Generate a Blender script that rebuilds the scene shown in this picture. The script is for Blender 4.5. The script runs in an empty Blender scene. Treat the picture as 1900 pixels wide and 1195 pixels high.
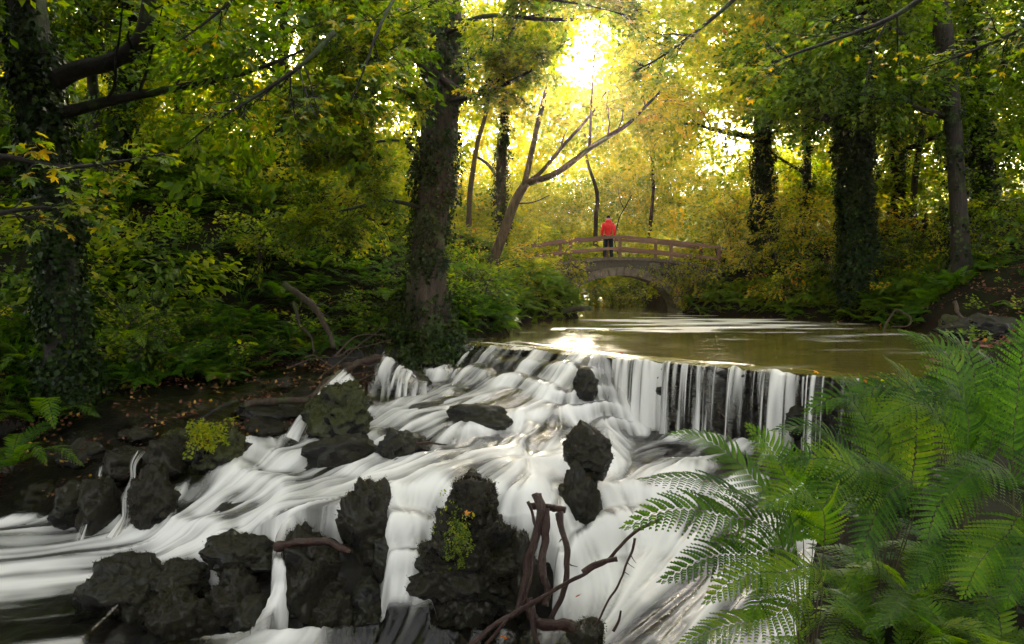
import bpy, bmesh, math, random
import numpy as np
from mathutils import Vector, Matrix

random.seed(7)
RNG = np.random.default_rng(11)
SC = bpy.context.scene
COL = SC.collection

# ------------------------------------------------------------------ camera
F = 1400.0                      # focal length in photograph pixels (1900 wide)
CAM = np.array([0.0, 0.0, 1.4])
PITCH = math.atan(82.5 / F)
cam_data = bpy.data.cameras.new('camera')
cam_data.sensor_width = 36.0
cam_data.lens = 36.0 * F / 1900.0
cam_data.clip_end = 2000.0
cam_data.clip_start = 0.05
cam = bpy.data.objects.new('camera', cam_data)
COL.objects.link(cam)
cam.location = CAM
cam.rotation_euler = (math.pi / 2 - PITCH, 0, 0)
SC.camera = cam
FWD = np.array([0, math.cos(PITCH), -math.sin(PITCH)])
UP = np.array([0, math.sin(PITCH), math.cos(PITCH)])
RIGHT = np.array([1.0, 0, 0])


def ray(px, py):
    return FWD + RIGHT * (px - 950.0) / F + UP * (597.5 - py) / F


def at(px, py, y):
    d = ray(px, py)
    return CAM + d * (y / d[1])


def atz(px, py, z):
    d = ray(px, py)
    return CAM + d * ((z - CAM[2]) / d[2])


# ------------------------------------------------------------------ sun and sky
SUN = ray(1078, 104)
SUN = SUN / np.linalg.norm(SUN)
SUN_EL = math.asin(SUN[2])
SUN_AZ = math.atan2(SUN[0], SUN[1])
world = bpy.data.worlds.new('World')
SC.world = world
world.use_nodes = True
wn, wl = world.node_tree.nodes, world.node_tree.links
wn.clear()
sky = wn.new('ShaderNodeTexSky')
sky.sky_type = 'NISHITA'
sky.sun_disc = False
sky.sun_elevation = SUN_EL
sky.sun_rotation = SUN_AZ
sky.air_density = 1.0
sky.dust_density = 6.0
sky.ozone_density = 0.4
bg = wn.new('ShaderNodeBackground')
bg.inputs['Strength'].default_value = 0.15
wo = wn.new('ShaderNodeOutputWorld')
# the bright aureole of the sun itself, in view through the leaves
tc = wn.new('ShaderNodeTexCoord')
dot = wn.new('ShaderNodeVectorMath'); dot.operation = 'DOT_PRODUCT'
nrm = wn.new('ShaderNodeVectorMath'); nrm.operation = 'NORMALIZE'
wl.new(tc.outputs['Generated'], nrm.inputs[0])
wl.new(nrm.outputs[0], dot.inputs[0])
dot.inputs[1].default_value = tuple(SUN)
mx = wn.new('ShaderNodeMath'); mx.operation = 'MAXIMUM'; mx.inputs[1].default_value = 0.0
wl.new(dot.outputs['Value'], mx.inputs[0])
pw = wn.new('ShaderNodeMath'); pw.operation = 'POWER'; pw.inputs[1].default_value = 1500.0
wl.new(mx.outputs[0], pw.inputs[0])
add = wn.new('ShaderNodeMix'); add.data_type = 'RGBA'; add.blend_type = 'ADD'; add.clamp_result = False
add.inputs[0].default_value = 1.0
scl = wn.new('ShaderNodeVectorMath'); scl.operation = 'SCALE'
scl.inputs[0].default_value = (1.0, 0.72, 0.36)
mul = wn.new('ShaderNodeMath'); mul.operation = 'MULTIPLY'; mul.inputs[1].default_value = 120.0
wl.new(pw.outputs[0], mul.inputs[0])
wl.new(mul.outputs[0], scl.inputs['Scale'])
hsv = wn.new('ShaderNodeHueSaturation')          # a milky, hazy autumn sky
hsv.inputs['Saturation'].default_value = 0.35
wl.new(sky.outputs[0], hsv.inputs['Color'])
warm = wn.new('ShaderNodeMix'); warm.data_type = 'RGBA'; warm.blend_type = 'MULTIPLY'
warm.inputs[0].default_value = 1.0
warm.inputs[7].default_value = (1.0, 0.95, 0.88, 1)
wl.new(hsv.outputs[0], warm.inputs[6])
wl.new(warm.outputs[2], add.inputs[6])
wl.new(scl.outputs[0], add.inputs[7])
wl.new(add.outputs[2], bg.inputs['Color'])
wl.new(bg.outputs[0], wo.inputs['Surface'])

sun_data = bpy.data.lights.new('sun', 'SUN')
sun_data.energy = 5.0
sun_data.angle = math.radians(0.55)
sun_data.color = (1.0, 0.86, 0.62)
sun = bpy.data.objects.new('sun', sun_data)
COL.objects.link(sun)
sun.rotation_euler = Vector(SUN).to_track_quat('Z', 'Y').to_euler()
sun.location = (0, 0, 30)

vs = SC.view_settings
SC.display_settings.display_device = 'sRGB'
vs.view_transform = 'Standard'
vs.look = 'None'
vs.exposure = 3.7
vs.gamma = 1.0
vs.use_curve_mapping = False

cy = SC.cycles
cy.use_denoising = True
try:
    cy.denoiser = 'OPENIMAGEDENOISE'
    cy.denoising_input_passes = 'RGB_ALBEDO_NORMAL'
except Exception:
    pass
cy.max_bounces = 8
cy.diffuse_bounces = 5
cy.glossy_bounces = 3
cy.transmission_bounces = 5
cy.transparent_max_bounces = 12
cy.volume_bounces = 0
cy.sample_clamp_indirect = 6.0
cy.caustics_reflective = False
cy.caustics_refractive = False
cy.use_adaptive_sampling = True
cy.adaptive_threshold = 0.02


# ------------------------------------------------------------------ noise and interpolation
def _hash(ix, iy, iz, seed):
    h = (ix * 374761393 + iy * 668265263 + iz * 2147483647 + seed * 1274126177) & 0xFFFFFFFF
    h = ((h ^ (h >> 13)) * 1274126177) & 0xFFFFFFFF
    h = h ^ (h >> 16)
    return (h & 0xFFFFFF).astype(np.float64) / 0xFFFFFF


def vnoise(p, seed=0):
    p = np.asarray(p, float)
    i = np.floor(p).astype(np.int64)
    f = p - i
    u = f * f * f * (f * (f * 6 - 15) + 10)
    out = 0.0
    for dx in (0, 1):
        wx = u[..., 0] if dx else 1 - u[..., 0]
        for dy in (0, 1):
            wy = u[..., 1] if dy else 1 - u[..., 1]
            for dz in (0, 1):
                wz = u[..., 2] if dz else 1 - u[..., 2]
                out = out + wx * wy * wz * _hash(i[..., 0] + dx, i[..., 1] + dy, i[..., 2] + dz, seed)
    return out * 2 - 1


def fbm(p, octaves=4, seed=0, gain=0.5, lac=2.03):
    a, out, p = 1.0, 0.0, np.asarray(p, float)
    for o in range(octaves):
        out = out + a * vnoise(p, seed + o * 17)
        p = p * lac + 3.1
        a *= gain
    return out


def n2(x, y, s, octaves=3, seed=0):
    return fbm(np.stack([x * s, y * s, np.zeros_like(x) + 0.37], -1), octaves, seed)


def smooth(e0, e1, x):
    t = np.clip((x - e0) / (e1 - e0), 0, 1)
    return t * t * (3 - 2 * t)


class TPS:
    def __init__(self, pts, lam=0.02):
        pts = np.asarray(pts, float)
        self.xy = pts[:, :2]
        n = len(pts)
        K = self._k(self.xy, self.xy) + lam * np.eye(n)
        P = np.c_[np.ones(n), self.xy]
        A = np.block([[K, P], [P.T, np.zeros((3, 3))]])
        self.w = np.linalg.solve(A, np.r_[pts[:, 2], 0, 0, 0])

    @staticmethod
    def _k(a, b):
        r2 = ((a[:, None, :] - b[None, :, :]) ** 2).sum(-1)
        return 0.5 * r2 * np.log(r2 + 1e-9)

    def __call__(self, x, y):
        sh = np.shape(x)
        q = np.c_[np.ravel(x), np.ravel(y)]
        out = np.empty(len(q))
        for k in range(0, len(q), 40000):
            c = q[k:k + 40000]
            out[k:k + 40000] = self._k(c, self.xy) @ self.w[:-3] + self.w[-3] + c @ self.w[-2:]
        return out.reshape(sh)


SCATTER, GROUPS, KEEP = {}, {}, []
# ------------------------------------------------------------------ mesh helpers
def new_mesh(name, verts, quads=None, tris=None, attrs=None, matidx=None, shade=True):
    verts = np.asarray(verts, np.float32).reshape(-1, 3)
    q = np.zeros((0, 4), np.int32) if quads is None else np.asarray(quads, np.int32).reshape(-1, 4)
    t = np.zeros((0, 3), np.int32) if tris is None else np.asarray(tris, np.int32).reshape(-1, 3)
    me = bpy.data.meshes.new(name)
    me.vertices.add(len(verts))
    me.vertices.foreach_set('co', verts.ravel())
    nl = q.size + t.size
    me.loops.add(nl)
    me.loops.foreach_set('vertex_index', np.r_[q.ravel(), t.ravel()].astype(np.int32))
    me.polygons.add(len(q) + len(t))
    starts = np.r_[np.arange(len(q)) * 4, q.size + np.arange(len(t)) * 3].astype(np.int32)
    me.polygons.foreach_set('loop_start', starts)
    if matidx is not None:
        me.polygons.foreach_set('material_index', np.asarray(matidx, np.int32))
    me.update(calc_edges=True)
    me.polygons.foreach_set('use_smooth', np.full(len(q) + len(t), bool(shade)))
    for k, (dom, arr) in (attrs or {}).items():
        a = me.attributes.new(k, 'FLOAT', dom)
        a.data.foreach_set('value', np.asarray(arr, np.float32).ravel())
    return me


def link(name, me, mats, parent=None, loc=None):
    o = bpy.data.objects.new(name, me)
    COL.objects.link(o)
    if me is not None and me.name in SCATTER:
        md = o.modifiers.new('leaves', 'NODES')
        md.node_group = leaf_group(SCATTER[me.name], mats if isinstance(mats, (list, tuple)) else [mats])
    if me is not None and mats is not None:
        for m in (mats if isinstance(mats, (list, tuple)) else [mats]):
            if len(me.materials) < (len(mats) if isinstance(mats, (list, tuple)) else 1):
                me.materials.append(m)
    if parent is not None:
        o.parent = parent
    if loc is not None:
        o.location = loc
    return o


def tag(o, label=None, cat=None, group=None, kind=None):
    if label: o['label'] = label
    if cat: o['category'] = cat
    if group: o['group'] = group
    if kind: o['kind'] = kind
    return o


def empty(name, loc, label, cat, group=None):
    o = bpy.data.objects.new(name, None)
    COL.objects.link(o)
    o.location = loc
    o.empty_display_size = 0.2
    return tag(o, label, cat, group)


class MB:
    """collects quads and triangles into one mesh"""
    def __init__(self):
        self.v, self.q, self.t, self.n = [], [], [], 0

    def add(self, v, q=None, t=None):
        v = np.asarray(v, float).reshape(-1, 3)
        if q is not None and len(q): self.q.append(np.asarray(q, int) + self.n)
        if t is not None and len(t): self.t.append(np.asarray(t, int) + self.n)
        self.v.append(v); self.n += len(v)

    def tube(self, pts, rad, sides=8, rough=0.0, seed=0, cap=True):
        pts = np.asarray(pts, float)
        rad = np.broadcast_to(np.asarray(rad, float), (len(pts),))
        T = np.gradient(pts, axis=0)
        T /= np.linalg.norm(T, axis=1, keepdims=True) + 1e-9
        ref = np.array([0.0, 0, 1]) if abs(T[0, 2]) < 0.9 else np.array([1.0, 0, 0])
        N = np.empty_like(T)
        n = np.cross(T[0], ref); n /= np.linalg.norm(n)
        for i in range(len(pts)):
            n = n - T[i] * n.dot(T[i]); n /= np.linalg.norm(n) + 1e-9
            N[i] = n
        B = np.cross(T, N)
        a = np.arange(sides) * 2 * math.pi / sides
        ring = N[:, None, :] * np.cos(a)[None, :, None] + B[:, None, :] * np.sin(a)[None, :, None]
        r = rad[:, None, None]
        if rough:
            nn = fbm(np.concatenate([ring * 2.2, ], -1) + pts[:, None, :] * 0.9, 3, seed)
            r = r * (1 + rough * nn[..., None])
        v = pts[:, None, :] + ring * r
        m, s = len(pts), sides
        i, j = np.meshgrid(np.arange(m - 1), np.arange(s), indexing='ij')
        q = np.stack([i * s + j, i * s + (j + 1) % s, (i + 1) * s + (j + 1) % s, (i + 1) * s + j], -1).reshape(-1, 4)
        vv = v.reshape(-1, 3)
        t = []
        if cap:
            vv = np.vstack([vv, pts[0], pts[-1]])
            c0, c1 = m * s, m * s + 1
            for k in range(s):
                t.append((c0, (k + 1) % s, k))
                t.append((c1, (m - 1) * s + k, (m - 1) * s + (k + 1) % s))
        self.add(vv, q, t)

    def build(self, name, mat, parent=None, loc=(0, 0, 0), shade=True, origin=None):
        v = np.vstack(self.v)
        if origin is not None:
            v = v - np.asarray(origin)
        me = new_mesh(name, v, np.vstack(self.q) if self.q else None, np.vstack(self.t) if self.t else None, shade=shade)
        return link(name, me, mat, parent, loc)


def spline(pts, n):
    """Catmull-Rom through pts"""
    P = np.asarray(pts, float)
    P = np.vstack([2 * P[0] - P[1], P, 2 * P[-1] - P[-2]])
    m = len(P) - 3
    t = np.linspace(0, m, n)
    i = np.minimum(t.astype(int), m - 1)
    f = (t - i)[:, None]
    p0, p1, p2, p3 = P[i], P[i + 1], P[i + 2], P[i + 3]
    return 0.5 * (2 * p1 + (p2 - p0) * f + (2 * p0 - 5 * p1 + 4 * p2 - p3) * f ** 2 + (3 * p1 - p0 - 3 * p2 + p3) * f ** 3)


# ------------------------------------------------------------------ materials
def nmat(name):
    m = bpy.data.materials.new(name)
    m.use_nodes = True
    nt = m.node_tree
    nt.nodes.clear()
    out = nt.nodes.new('ShaderNodeOutputMaterial')
    return m, nt.nodes, nt.links, out


def ramp(nodes, stops, interp='LINEAR'):
    r = nodes.new('ShaderNodeValToRGB')
    r.color_ramp.interpolation = interp
    el = r.color_ramp.elements
    while len(el) < len(stops): el.new(0.5)
    for e, (p, c) in zip(el, stops):
        e.position = p
        e.color = (*c, 1.0) if len(c) == 3 else c
    return r


def noise_node(nodes, links, scale, detail=4, coord='Object', vscale=None, rough=0.55):
    t = nodes.new('ShaderNodeTexCoord')
    src = t.outputs[coord]
    if vscale is not None:
        mp = nodes.new('ShaderNodeMapping')
        mp.inputs['Scale'].default_value = vscale
        links.new(src, mp.inputs['Vector'])
        src = mp.outputs[0]
    n = nodes.new('ShaderNodeTexNoise')
    n.inputs['Scale'].default_value = scale
    n.inputs['Detail'].default_value = detail
    n.inputs['Roughness'].default_value = rough
    links.new(src, n.inputs['Vector'])
    return n


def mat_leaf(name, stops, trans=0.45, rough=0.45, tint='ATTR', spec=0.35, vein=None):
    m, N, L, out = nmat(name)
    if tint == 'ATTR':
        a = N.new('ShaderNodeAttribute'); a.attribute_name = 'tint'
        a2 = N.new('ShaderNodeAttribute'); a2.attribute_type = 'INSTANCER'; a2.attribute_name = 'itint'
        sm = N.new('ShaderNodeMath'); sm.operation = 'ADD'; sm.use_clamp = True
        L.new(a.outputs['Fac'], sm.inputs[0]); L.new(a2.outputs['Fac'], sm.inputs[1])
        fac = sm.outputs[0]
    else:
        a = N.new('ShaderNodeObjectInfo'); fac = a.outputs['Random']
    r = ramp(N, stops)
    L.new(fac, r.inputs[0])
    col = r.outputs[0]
    nz = noise_node(N, L, 9.0, 2)
    mixc = N.new('ShaderNodeMix'); mixc.data_type = 'RGBA'; mixc.blend_type = 'MULTIPLY'
    mixc.inputs[0].default_value = 0.5
    rr = ramp(N, [(0.25, (0.55, 0.55, 0.5)), (0.75, (1.25, 1.2, 1.1))])
    L.new(nz.outputs[0], rr.inputs[0])
    L.new(col, mixc.inputs[6]); L.new(rr.outputs[0], mixc.inputs[7])
    p = N.new('ShaderNodeBsdfPrincipled')
    p.inputs['Roughness'].default_value = rough
    p.inputs['Specular IOR Level'].default_value = spec
    L.new(mixc.outputs[2], p.inputs['Base Color'])
    t = N.new('ShaderNodeBsdfTranslucent')
    hs = N.new('ShaderNodeHueSaturation'); hs.inputs['Value'].default_value = 2.5; hs.inputs['Hue'].default_value = 0.49; hs.inputs['Saturation'].default_value = 1.1
    L.new(mixc.outputs[2], hs.inputs['Color'])
    L.new(hs.outputs[0], t.inputs['Color'])
    mx = N.new('ShaderNodeMixShader'); mx.inputs[0].default_value = trans
    L.new(p.outputs[0], mx.inputs[1]); L.new(t.outputs[0], mx.inputs[2])
    L.new(mx.outputs[0], out.inputs['Surface'])
    return m


def mat_bark(name, c1, c2, moss=(0.03, 0.045, 0.008), mossamt=0.4, vs=(6, 6, 1.2), wet=0.75):
    m, N, L, out = nmat(name)
    n1 = noise_node(N, L, 3.0, 6, vscale=vs, rough=0.65)
    r = ramp(N, [(0.3, c1), (0.7, c2)])
    L.new(n1.outputs[0], r.inputs[0])
    n2_ = noise_node(N, L, 1.3, 5)
    r2 = ramp(N, [(0.62 - 0.25 * mossamt, (0, 0, 0)), (0.72 - 0.25 * mossamt, (1, 1, 1))])
    L.new(n2_.outputs[0], r2.inputs[0])
    n3 = noise_node(N, L, 40.0, 3)
    rm = ramp(N, [(0.3, tuple(c * 0.5 for c in moss)), (0.75, tuple(c * 1.7 for c in moss))])
    L.new(n3.outputs[0], rm.inputs[0])
    mx = N.new('ShaderNodeMix'); mx.data_type = 'RGBA'
    L.new(r2.outputs[0], mx.inputs[0]); L.new(r.outputs[0], mx.inputs[6]); L.new(rm.outputs[0], mx.inputs[7])
    p = N.new('ShaderNodeBsdfPrincipled')
    p.inputs['Roughness'].default_value = wet
    p.inputs['Specular IOR Level'].default_value = 0.3
    L.new(mx.outputs[2], p.inputs['Base Color'])
    b = N.new('ShaderNodeBump'); b.inputs['Strength'].default_value = 0.9; b.inputs['Distance'].default_value = 0.04
    L.new(n1.outputs[0], b.inputs['Height'])
    L.new(b.outputs[0], p.inputs['Normal'])
    L.new(p.outputs[0], out.inputs['Surface'])
    return m


def mat_rock(name, c1=(0.0015, 0.0012, 0.0009), c2=(0.0075, 0.0052, 0.0035), moss=(0.012, 0.0105, 0.0016), mossat=0.42, rough=0.24, scale=3.0, spread=0.18):
    m, N, L, out = nmat(name)
    n1 = noise_node(N, L, scale, 8, rough=0.7)
    r = ramp(N, [(0.32, c1), (0.72, c2)])
    L.new(n1.outputs[0], r.inputs[0])
    geo = N.new('ShaderNodeNewGeometry')
    sep = N.new('ShaderNodeSeparateXYZ'); L.new(geo.outputs['Normal'], sep.inputs[0])
    n2_ = noise_node(N, L, scale * 0.8, 4)
    ad = N.new('ShaderNodeMath'); ad.operation = 'MULTIPLY_ADD'; ad.inputs[1].default_value = 0.35
    L.new(sep.outputs['Z'], ad.inputs[0]); L.new(n2_.outputs[0], ad.inputs[2])
    r2 = ramp(N, [(mossat + 0.1, (0, 0, 0)), (mossat + 0.1 + spread, (1, 1, 1))])
    L.new(ad.outputs[0], r2.inputs[0])
    n3 = noise_node(N, L, 60.0, 4, rough=0.8)
    rm = ramp(N, [(0.35, tuple(c * 0.25 for c in moss)), (0.7, tuple(c * 1.8 for c in moss))])
    L.new(n3.outputs[0], rm.inputs[0])
    mx = N.new('ShaderNodeMix'); mx.data_type = 'RGBA'
    L.new(r2.outputs[0], mx.inputs[0]); L.new(r.outputs[0], mx.inputs[6]); L.new(rm.outputs[0], mx.inputs[7])
    p = N.new('ShaderNodeBsdfPrincipled')
    rr = N.new('ShaderNodeMapRange')
    rr.inputs['To Min'].default_value = rough; rr.inputs['To Max'].default_value = 0.9
    L.new(r2.outputs[0], rr.inputs['Value'])
    L.new(rr.outputs[0], p.inputs['Roughness'])
    L.new(mx.outputs[2], p.inputs['Base Color'])
    n4 = noise_node(N, L, 16.0, 8, rough=0.8)
    b = N.new('ShaderNodeBump'); b.inputs['Strength'].default_value = 1.0; b.inputs['Distance'].default_value = 0.045
    L.new(n4.outputs[0], b.inputs['Height'])
    vo = N.new('ShaderNodeTexVoronoi'); vo.feature = 'DISTANCE_TO_EDGE'; vo.inputs['Scale'].default_value = 4.5
    wv = N.new('ShaderNodeVectorMath'); wv.operation = 'MULTIPLY_ADD'; wv.inputs[1].default_value = (.35, .35, .35)
    tcv = N.new('ShaderNodeTexCoord')
    L.new(n1.outputs['Color'], wv.inputs[0]); L.new(tcv.outputs['Object'], wv.inputs[2]); L.new(wv.outputs[0], vo.inputs['Vector'])
    rv = ramp(N, [(0.0, (0, 0, 0)), (0.07, (1, 1, 1))])
    L.new(vo.outputs['Distance'], rv.inputs[0])
    b2 = N.new('ShaderNodeBump'); b2.inputs['Strength'].default_value = 0.3; b2.inputs['Distance'].default_value = 0.05
    L.new(rv.outputs[0], b2.inputs['Height']); L.new(b.outputs[0], b2.inputs['Normal'])
    L.new(b2.outputs[0], p.inputs['Normal'])
    if rough < 0.5:
        p.inputs['Coat Weight'].default_value = 0.12; p.inputs['Specular IOR Level'].default_value = 0.3; p.inputs['Coat Roughness'].default_value = 0.12
    L.new(p.outputs[0], out.inputs['Surface'])
    return m


def mat_plain(name, col, rough=0.7, spec=0.3, nscale=20.0, amt=0.35, bump=0.3, vscale=None, dist=0.01):
    m, N, L, out = nmat(name)
    n1 = noise_node(N, L, nscale, 5, vscale=vscale)
    r = ramp(N, [(0.25, tuple(c * (1 - amt) for c in col)), (0.75, tuple(min(1, c * (1 + amt)) for c in col))])
    L.new(n1.outputs[0], r.inputs[0])
    p = N.new('ShaderNodeBsdfPrincipled')
    p.inputs['Roughness'].default_value = rough
    p.inputs['Specular IOR Level'].default_value = spec
    L.new(r.outputs[0], p.inputs['Base Color'])
    b = N.new('ShaderNodeBump'); b.inputs['Strength'].default_value = bump; b.inputs['Distance'].default_value = dist
    L.new(n1.outputs[0], b.inputs['Height']); L.new(b.outputs[0], p.inputs['Normal'])
    L.new(p.outputs[0], out.inputs['Surface'])
    return m


M = {}
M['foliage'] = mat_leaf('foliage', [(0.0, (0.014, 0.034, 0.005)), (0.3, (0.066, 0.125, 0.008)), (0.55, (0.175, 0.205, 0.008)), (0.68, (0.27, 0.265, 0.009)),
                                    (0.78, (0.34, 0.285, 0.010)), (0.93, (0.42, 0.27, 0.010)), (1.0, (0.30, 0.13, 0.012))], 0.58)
M['ivy'] = mat_leaf('ivy', [(0.0, (0.004, 0.010, 0.002)), (0.6, (0.013, 0.030, 0.005)), (1.0, (0.04, 0.06, 0.008))], 0.3, 0.4, spec=0.15)
M['fern'] = mat_leaf('fern', [(0.0, (0.010, 0.036, 0.005)), (0.5, (0.048, 0.115, 0.006)), (1.0, (0.13, 0.18, 0.008))], 0.45, 0.5, spec=0.15)
M['moss'] = mat_leaf('moss', [(0.0, (0.004, 0.003, 0.001)), (0.5, (0.016, 0.014, 0.002)), (0.8, (0.045, 0.05, 0.006)), (1.0, (0.16, 0.15, 0.008))], 0.25, 0.8, spec=0.1)
M['litter'] = mat_leaf('litter', [(0.0, (0.04, 0.014, 0.009)), (0.5, (0.13, 0.040, 0.022)), (0.85, (0.20, 0.10, 0.03)), (1.0, (0.35, 0.2, 0.03))], 0.2, 0.5)
M['leafobj'] = mat_leaf('sycamore_leaf', [(0.0, (0.05, 0.10, 0.012)), (0.6, (0.10, 0.15, 0.014)), (0.9, (0.22, 0.2, 0.015)), (1.0, (0.34, 0.23, 0.015))], 0.5, 0.4, tint='OBJ')
M['leafauto'] = mat_leaf('autumn_leaf', [(0.0, (0.35, 0.11, 0.01)), (0.5, (0.5, 0.22, 0.012)), (1.0, (0.30, 0.09, 0.03))], 0.3, 0.5, tint='OBJ')
M['twig'] = mat_plain('twig', (0.035, 0.024, 0.015), 0.7)
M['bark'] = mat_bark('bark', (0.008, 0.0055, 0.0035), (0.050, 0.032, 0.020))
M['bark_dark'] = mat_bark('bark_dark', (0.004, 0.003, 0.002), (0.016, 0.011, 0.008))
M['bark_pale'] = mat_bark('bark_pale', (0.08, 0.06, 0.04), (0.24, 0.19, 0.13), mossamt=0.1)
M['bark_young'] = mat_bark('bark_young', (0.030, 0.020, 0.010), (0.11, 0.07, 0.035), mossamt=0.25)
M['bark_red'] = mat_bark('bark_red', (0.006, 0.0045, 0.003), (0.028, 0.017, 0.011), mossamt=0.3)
M['driftwood'] = mat_bark('driftwood', (0.006, 0.0035, 0.0028), (0.050, 0.020, 0.013), mossamt=-0.4, vs=(14, 14, 3), wet=0.28)
M['driftwood_grey'] = mat_bark('driftwood_grey', (0.012, 0.008, 0.005), (0.07, 0.042, 0.026), mossamt=0.0, vs=(14, 14, 3), wet=0.5)
M['rock'] = mat_rock('wet_rock')
M['rock_moss'] = mat_rock('mossy_rock', mossat=0.27, moss=(0.0115, 0.009, 0.0014))
M['rock_green'] = mat_rock('green_mossy_rock', mossat=0.3, moss=(0.030, 0.034, 0.004))
M['bed'] = mat_rock('stream_bed', c1=(0.0025, 0.002, 0.0016), c2=(0.014, 0.011, 0.009), mossat=0.8, rough=0.3, scale=2.2)
M['ground'] = mat_rock('ground', c1=(0.004, 0.0026, 0.0018), c2=(0.020, 0.011, 0.007), moss=(0.011, 0.013, 0.003), mossat=0.5, rough=0.95, scale=1.5, spread=0.3)
M['ground'].node_tree.nodes['Principled BSDF'].inputs['Specular IOR Level'].default_value = 0.1
M['bridge'] = mat_rock('bridge_stone', c1=(0.05, 0.038, 0.026), c2=(0.22, 0.17, 0.12), moss=(0.05, 0.05, 0.012), mossat=0.52, rough=0.8, scale=4.0, spread=0.25)
M['mortar'] = mat_plain('mortar', (0.06, 0.05, 0.04), 0.9)
M['rail'] = mat_plain('weathered_timber', (0.17, 0.092, 0.055), 0.75, nscale=6.0, vscale=(2, 8, 8), amt=0.5)
M['red'] = mat_plain('red_jacket', (0.78, 0.020, 0.014), 0.55, nscale=14, amt=0.2, bump=0.6, dist=0.03)
M['trousers'] = mat_plain('dark_trousers', (0.012, 0.022, 0.026), 0.8)
M['skin'] = mat_plain('skin', (0.45, 0.25, 0.17), 0.5, amt=0.05)
M['hair'] = mat_plain('dark_hair', (0.012, 0.009, 0.008), 0.6)
M['boot'] = mat_plain('boot', (0.015, 0.012, 0.010), 0.6)


def mat_water():
    """moving water: clear and glossy where thin, white where it is broken to foam"""
    m, N, L, out = nmat('running_water')
    a = N.new('ShaderNodeAttribute'); a.attribute_name = 'foam'
    gl = N.new('ShaderNodeBsdfGlossy'); gl.inputs['Roughness'].default_value = 0.16
    tr = N.new('ShaderNodeBsdfTransparent'); tr.inputs['Color'].default_value = (0.93, 0.90, 0.84, 1)
    fr = N.new('ShaderNodeFresnel'); fr.inputs['IOR'].default_value = 1.33
    clear = N.new('ShaderNodeMixShader')
    L.new(fr.outputs[0], clear.inputs[0]); L.new(tr.outputs[0], clear.inputs[1]); L.new(gl.outputs[0], clear.inputs[2])
    df = N.new('ShaderNodeBsdfDiffuse'); df.inputs['Color'].default_value = (0.86, 0.84, 0.82, 1)
    tl = N.new('ShaderNodeBsdfTranslucent'); tl.inputs['Color'].default_value = (0.86, 0.84, 0.81, 1)
    foam = N.new('ShaderNodeMixShader'); foam.inputs[0].default_value = 0.3
    L.new(df.outputs[0], foam.inputs[1]); L.new(tl.outputs[0], foam.inputs[2])
    mx = N.new('ShaderNodeMixShader')
    L.new(a.outputs['Fac'], mx.inputs[0]); L.new(clear.outputs[0], mx.inputs[1]); L.new(foam.outputs[0], mx.inputs[2])
    L.new(mx.outputs[0], out.inputs['Surface'])
    return m


def mat_pool():
    m, N, L, out = nmat('pool_water')
    a = N.new('ShaderNodeAttribute'); a.attribute_name = 'foam'
    p = N.new('ShaderNodeBsdfPrincipled')
    mx = N.new('ShaderNodeMix'); mx.data_type = 'RGBA'
    mx.inputs[6].default_value = (0.075, 0.062, 0.013, 1)
    mx.inputs[7].default_value = (0.84, 0.80, 0.77, 1)
    L.new(a.outputs['Fac'], mx.inputs[0])
    L.new(mx.outputs[2], p.inputs['Base Color'])
    rr = N.new('ShaderNodeMapRange'); rr.inputs['To Min'].default_value = 0.10; rr.inputs['To Max'].default_value = 0.6
    L.new(a.outputs['Fac'], rr.inputs['Value']); L.new(rr.outputs[0], p.inputs['Roughness'])
    p.inputs['IOR'].default_value = 1.33
    n1 = noise_node(N, L, 1.0, 3, vscale=(2.2, 5.5, 1))
    b = N.new('ShaderNodeBump'); b.inputs['Strength'].default_value = 0.12; b.inputs['Distance'].default_value = 0.05
    L.new(n1.outputs[0], b.inputs['Height']); L.new(b.outputs[0], p.inputs['Normal'])
    L.new(p.outputs[0], out.inputs['Surface'])
    return m


M['water'] = mat_water()
M['pool'] = mat_pool()

# ------------------------------------------------------------------ the shape of the valley
C0 = np.array([-0.93, 16.2])               # left end of the weir crest
CS = np.array([0.731, -0.682])             # along the crest, towards the near right end
CQ = np.array([-0.682, -0.731])            # downstream
CREST_LEN = 8.4
S_WALL = 4.1                               # from here on the crest is a vertical masonry face


def sq(x, y):
    dx, dy = x - C0[0], y - C0[1]
    return dx * CS[0] + dy * CS[1], dx * CQ[0] + dy * CQ[1]


def from_sq(s, q):
    return C0 + s * CS + q * CQ


wp = []
for s in (-0.4, 0.6, 1.6, 2.6, 3.6):
    for q, z in ((0, 0.0), (0.35, -0.24), (0.9, -0.5), (1.5, -0.66)):
        p = from_sq(s, q); wp.append((p[0], p[1], z))
for s in (4.6, 5.4, 6.2, 7.0, 7.8, 8.4):
    for q, z in ((0.05, -1.12), (0.6, -1.22)):
        p = from_sq(s, q); wp.append((p[0], p[1], z))
for px, py, z in [(647, 795, -1.1), (371, 896, -1.5), (139, 1016, -2.05), (0, 1040, -2.1), (0, 1190, -2.1), (903, 807, -.95), (705, 879, -1.15),
                  (589, 921, -1.28), (900, 915, -1.2), (980, 925, -1.2), (640, 975, -1.36), (500, 992, -1.5), (420, 1010, -1.65), (330, 960, -1.75), (290, 1010, -2.0),
                  (1250, 850, -1.25), (1150, 850, -1.2), (1200, 950, -1.6), (1150, 1050, -1.9), (1250, 1150, -2.05), (1300, 1000, -1.7),
                  (1330, 1195, -2.1), (1080, 1150, -2.15), (1000, 760, -.75), (1080, 850, -1.15), (800, 760, -0.78), (760, 830, -1.0)]:
    p = atz(px, py, z); wp.append((p[0], p[1], z))
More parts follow.
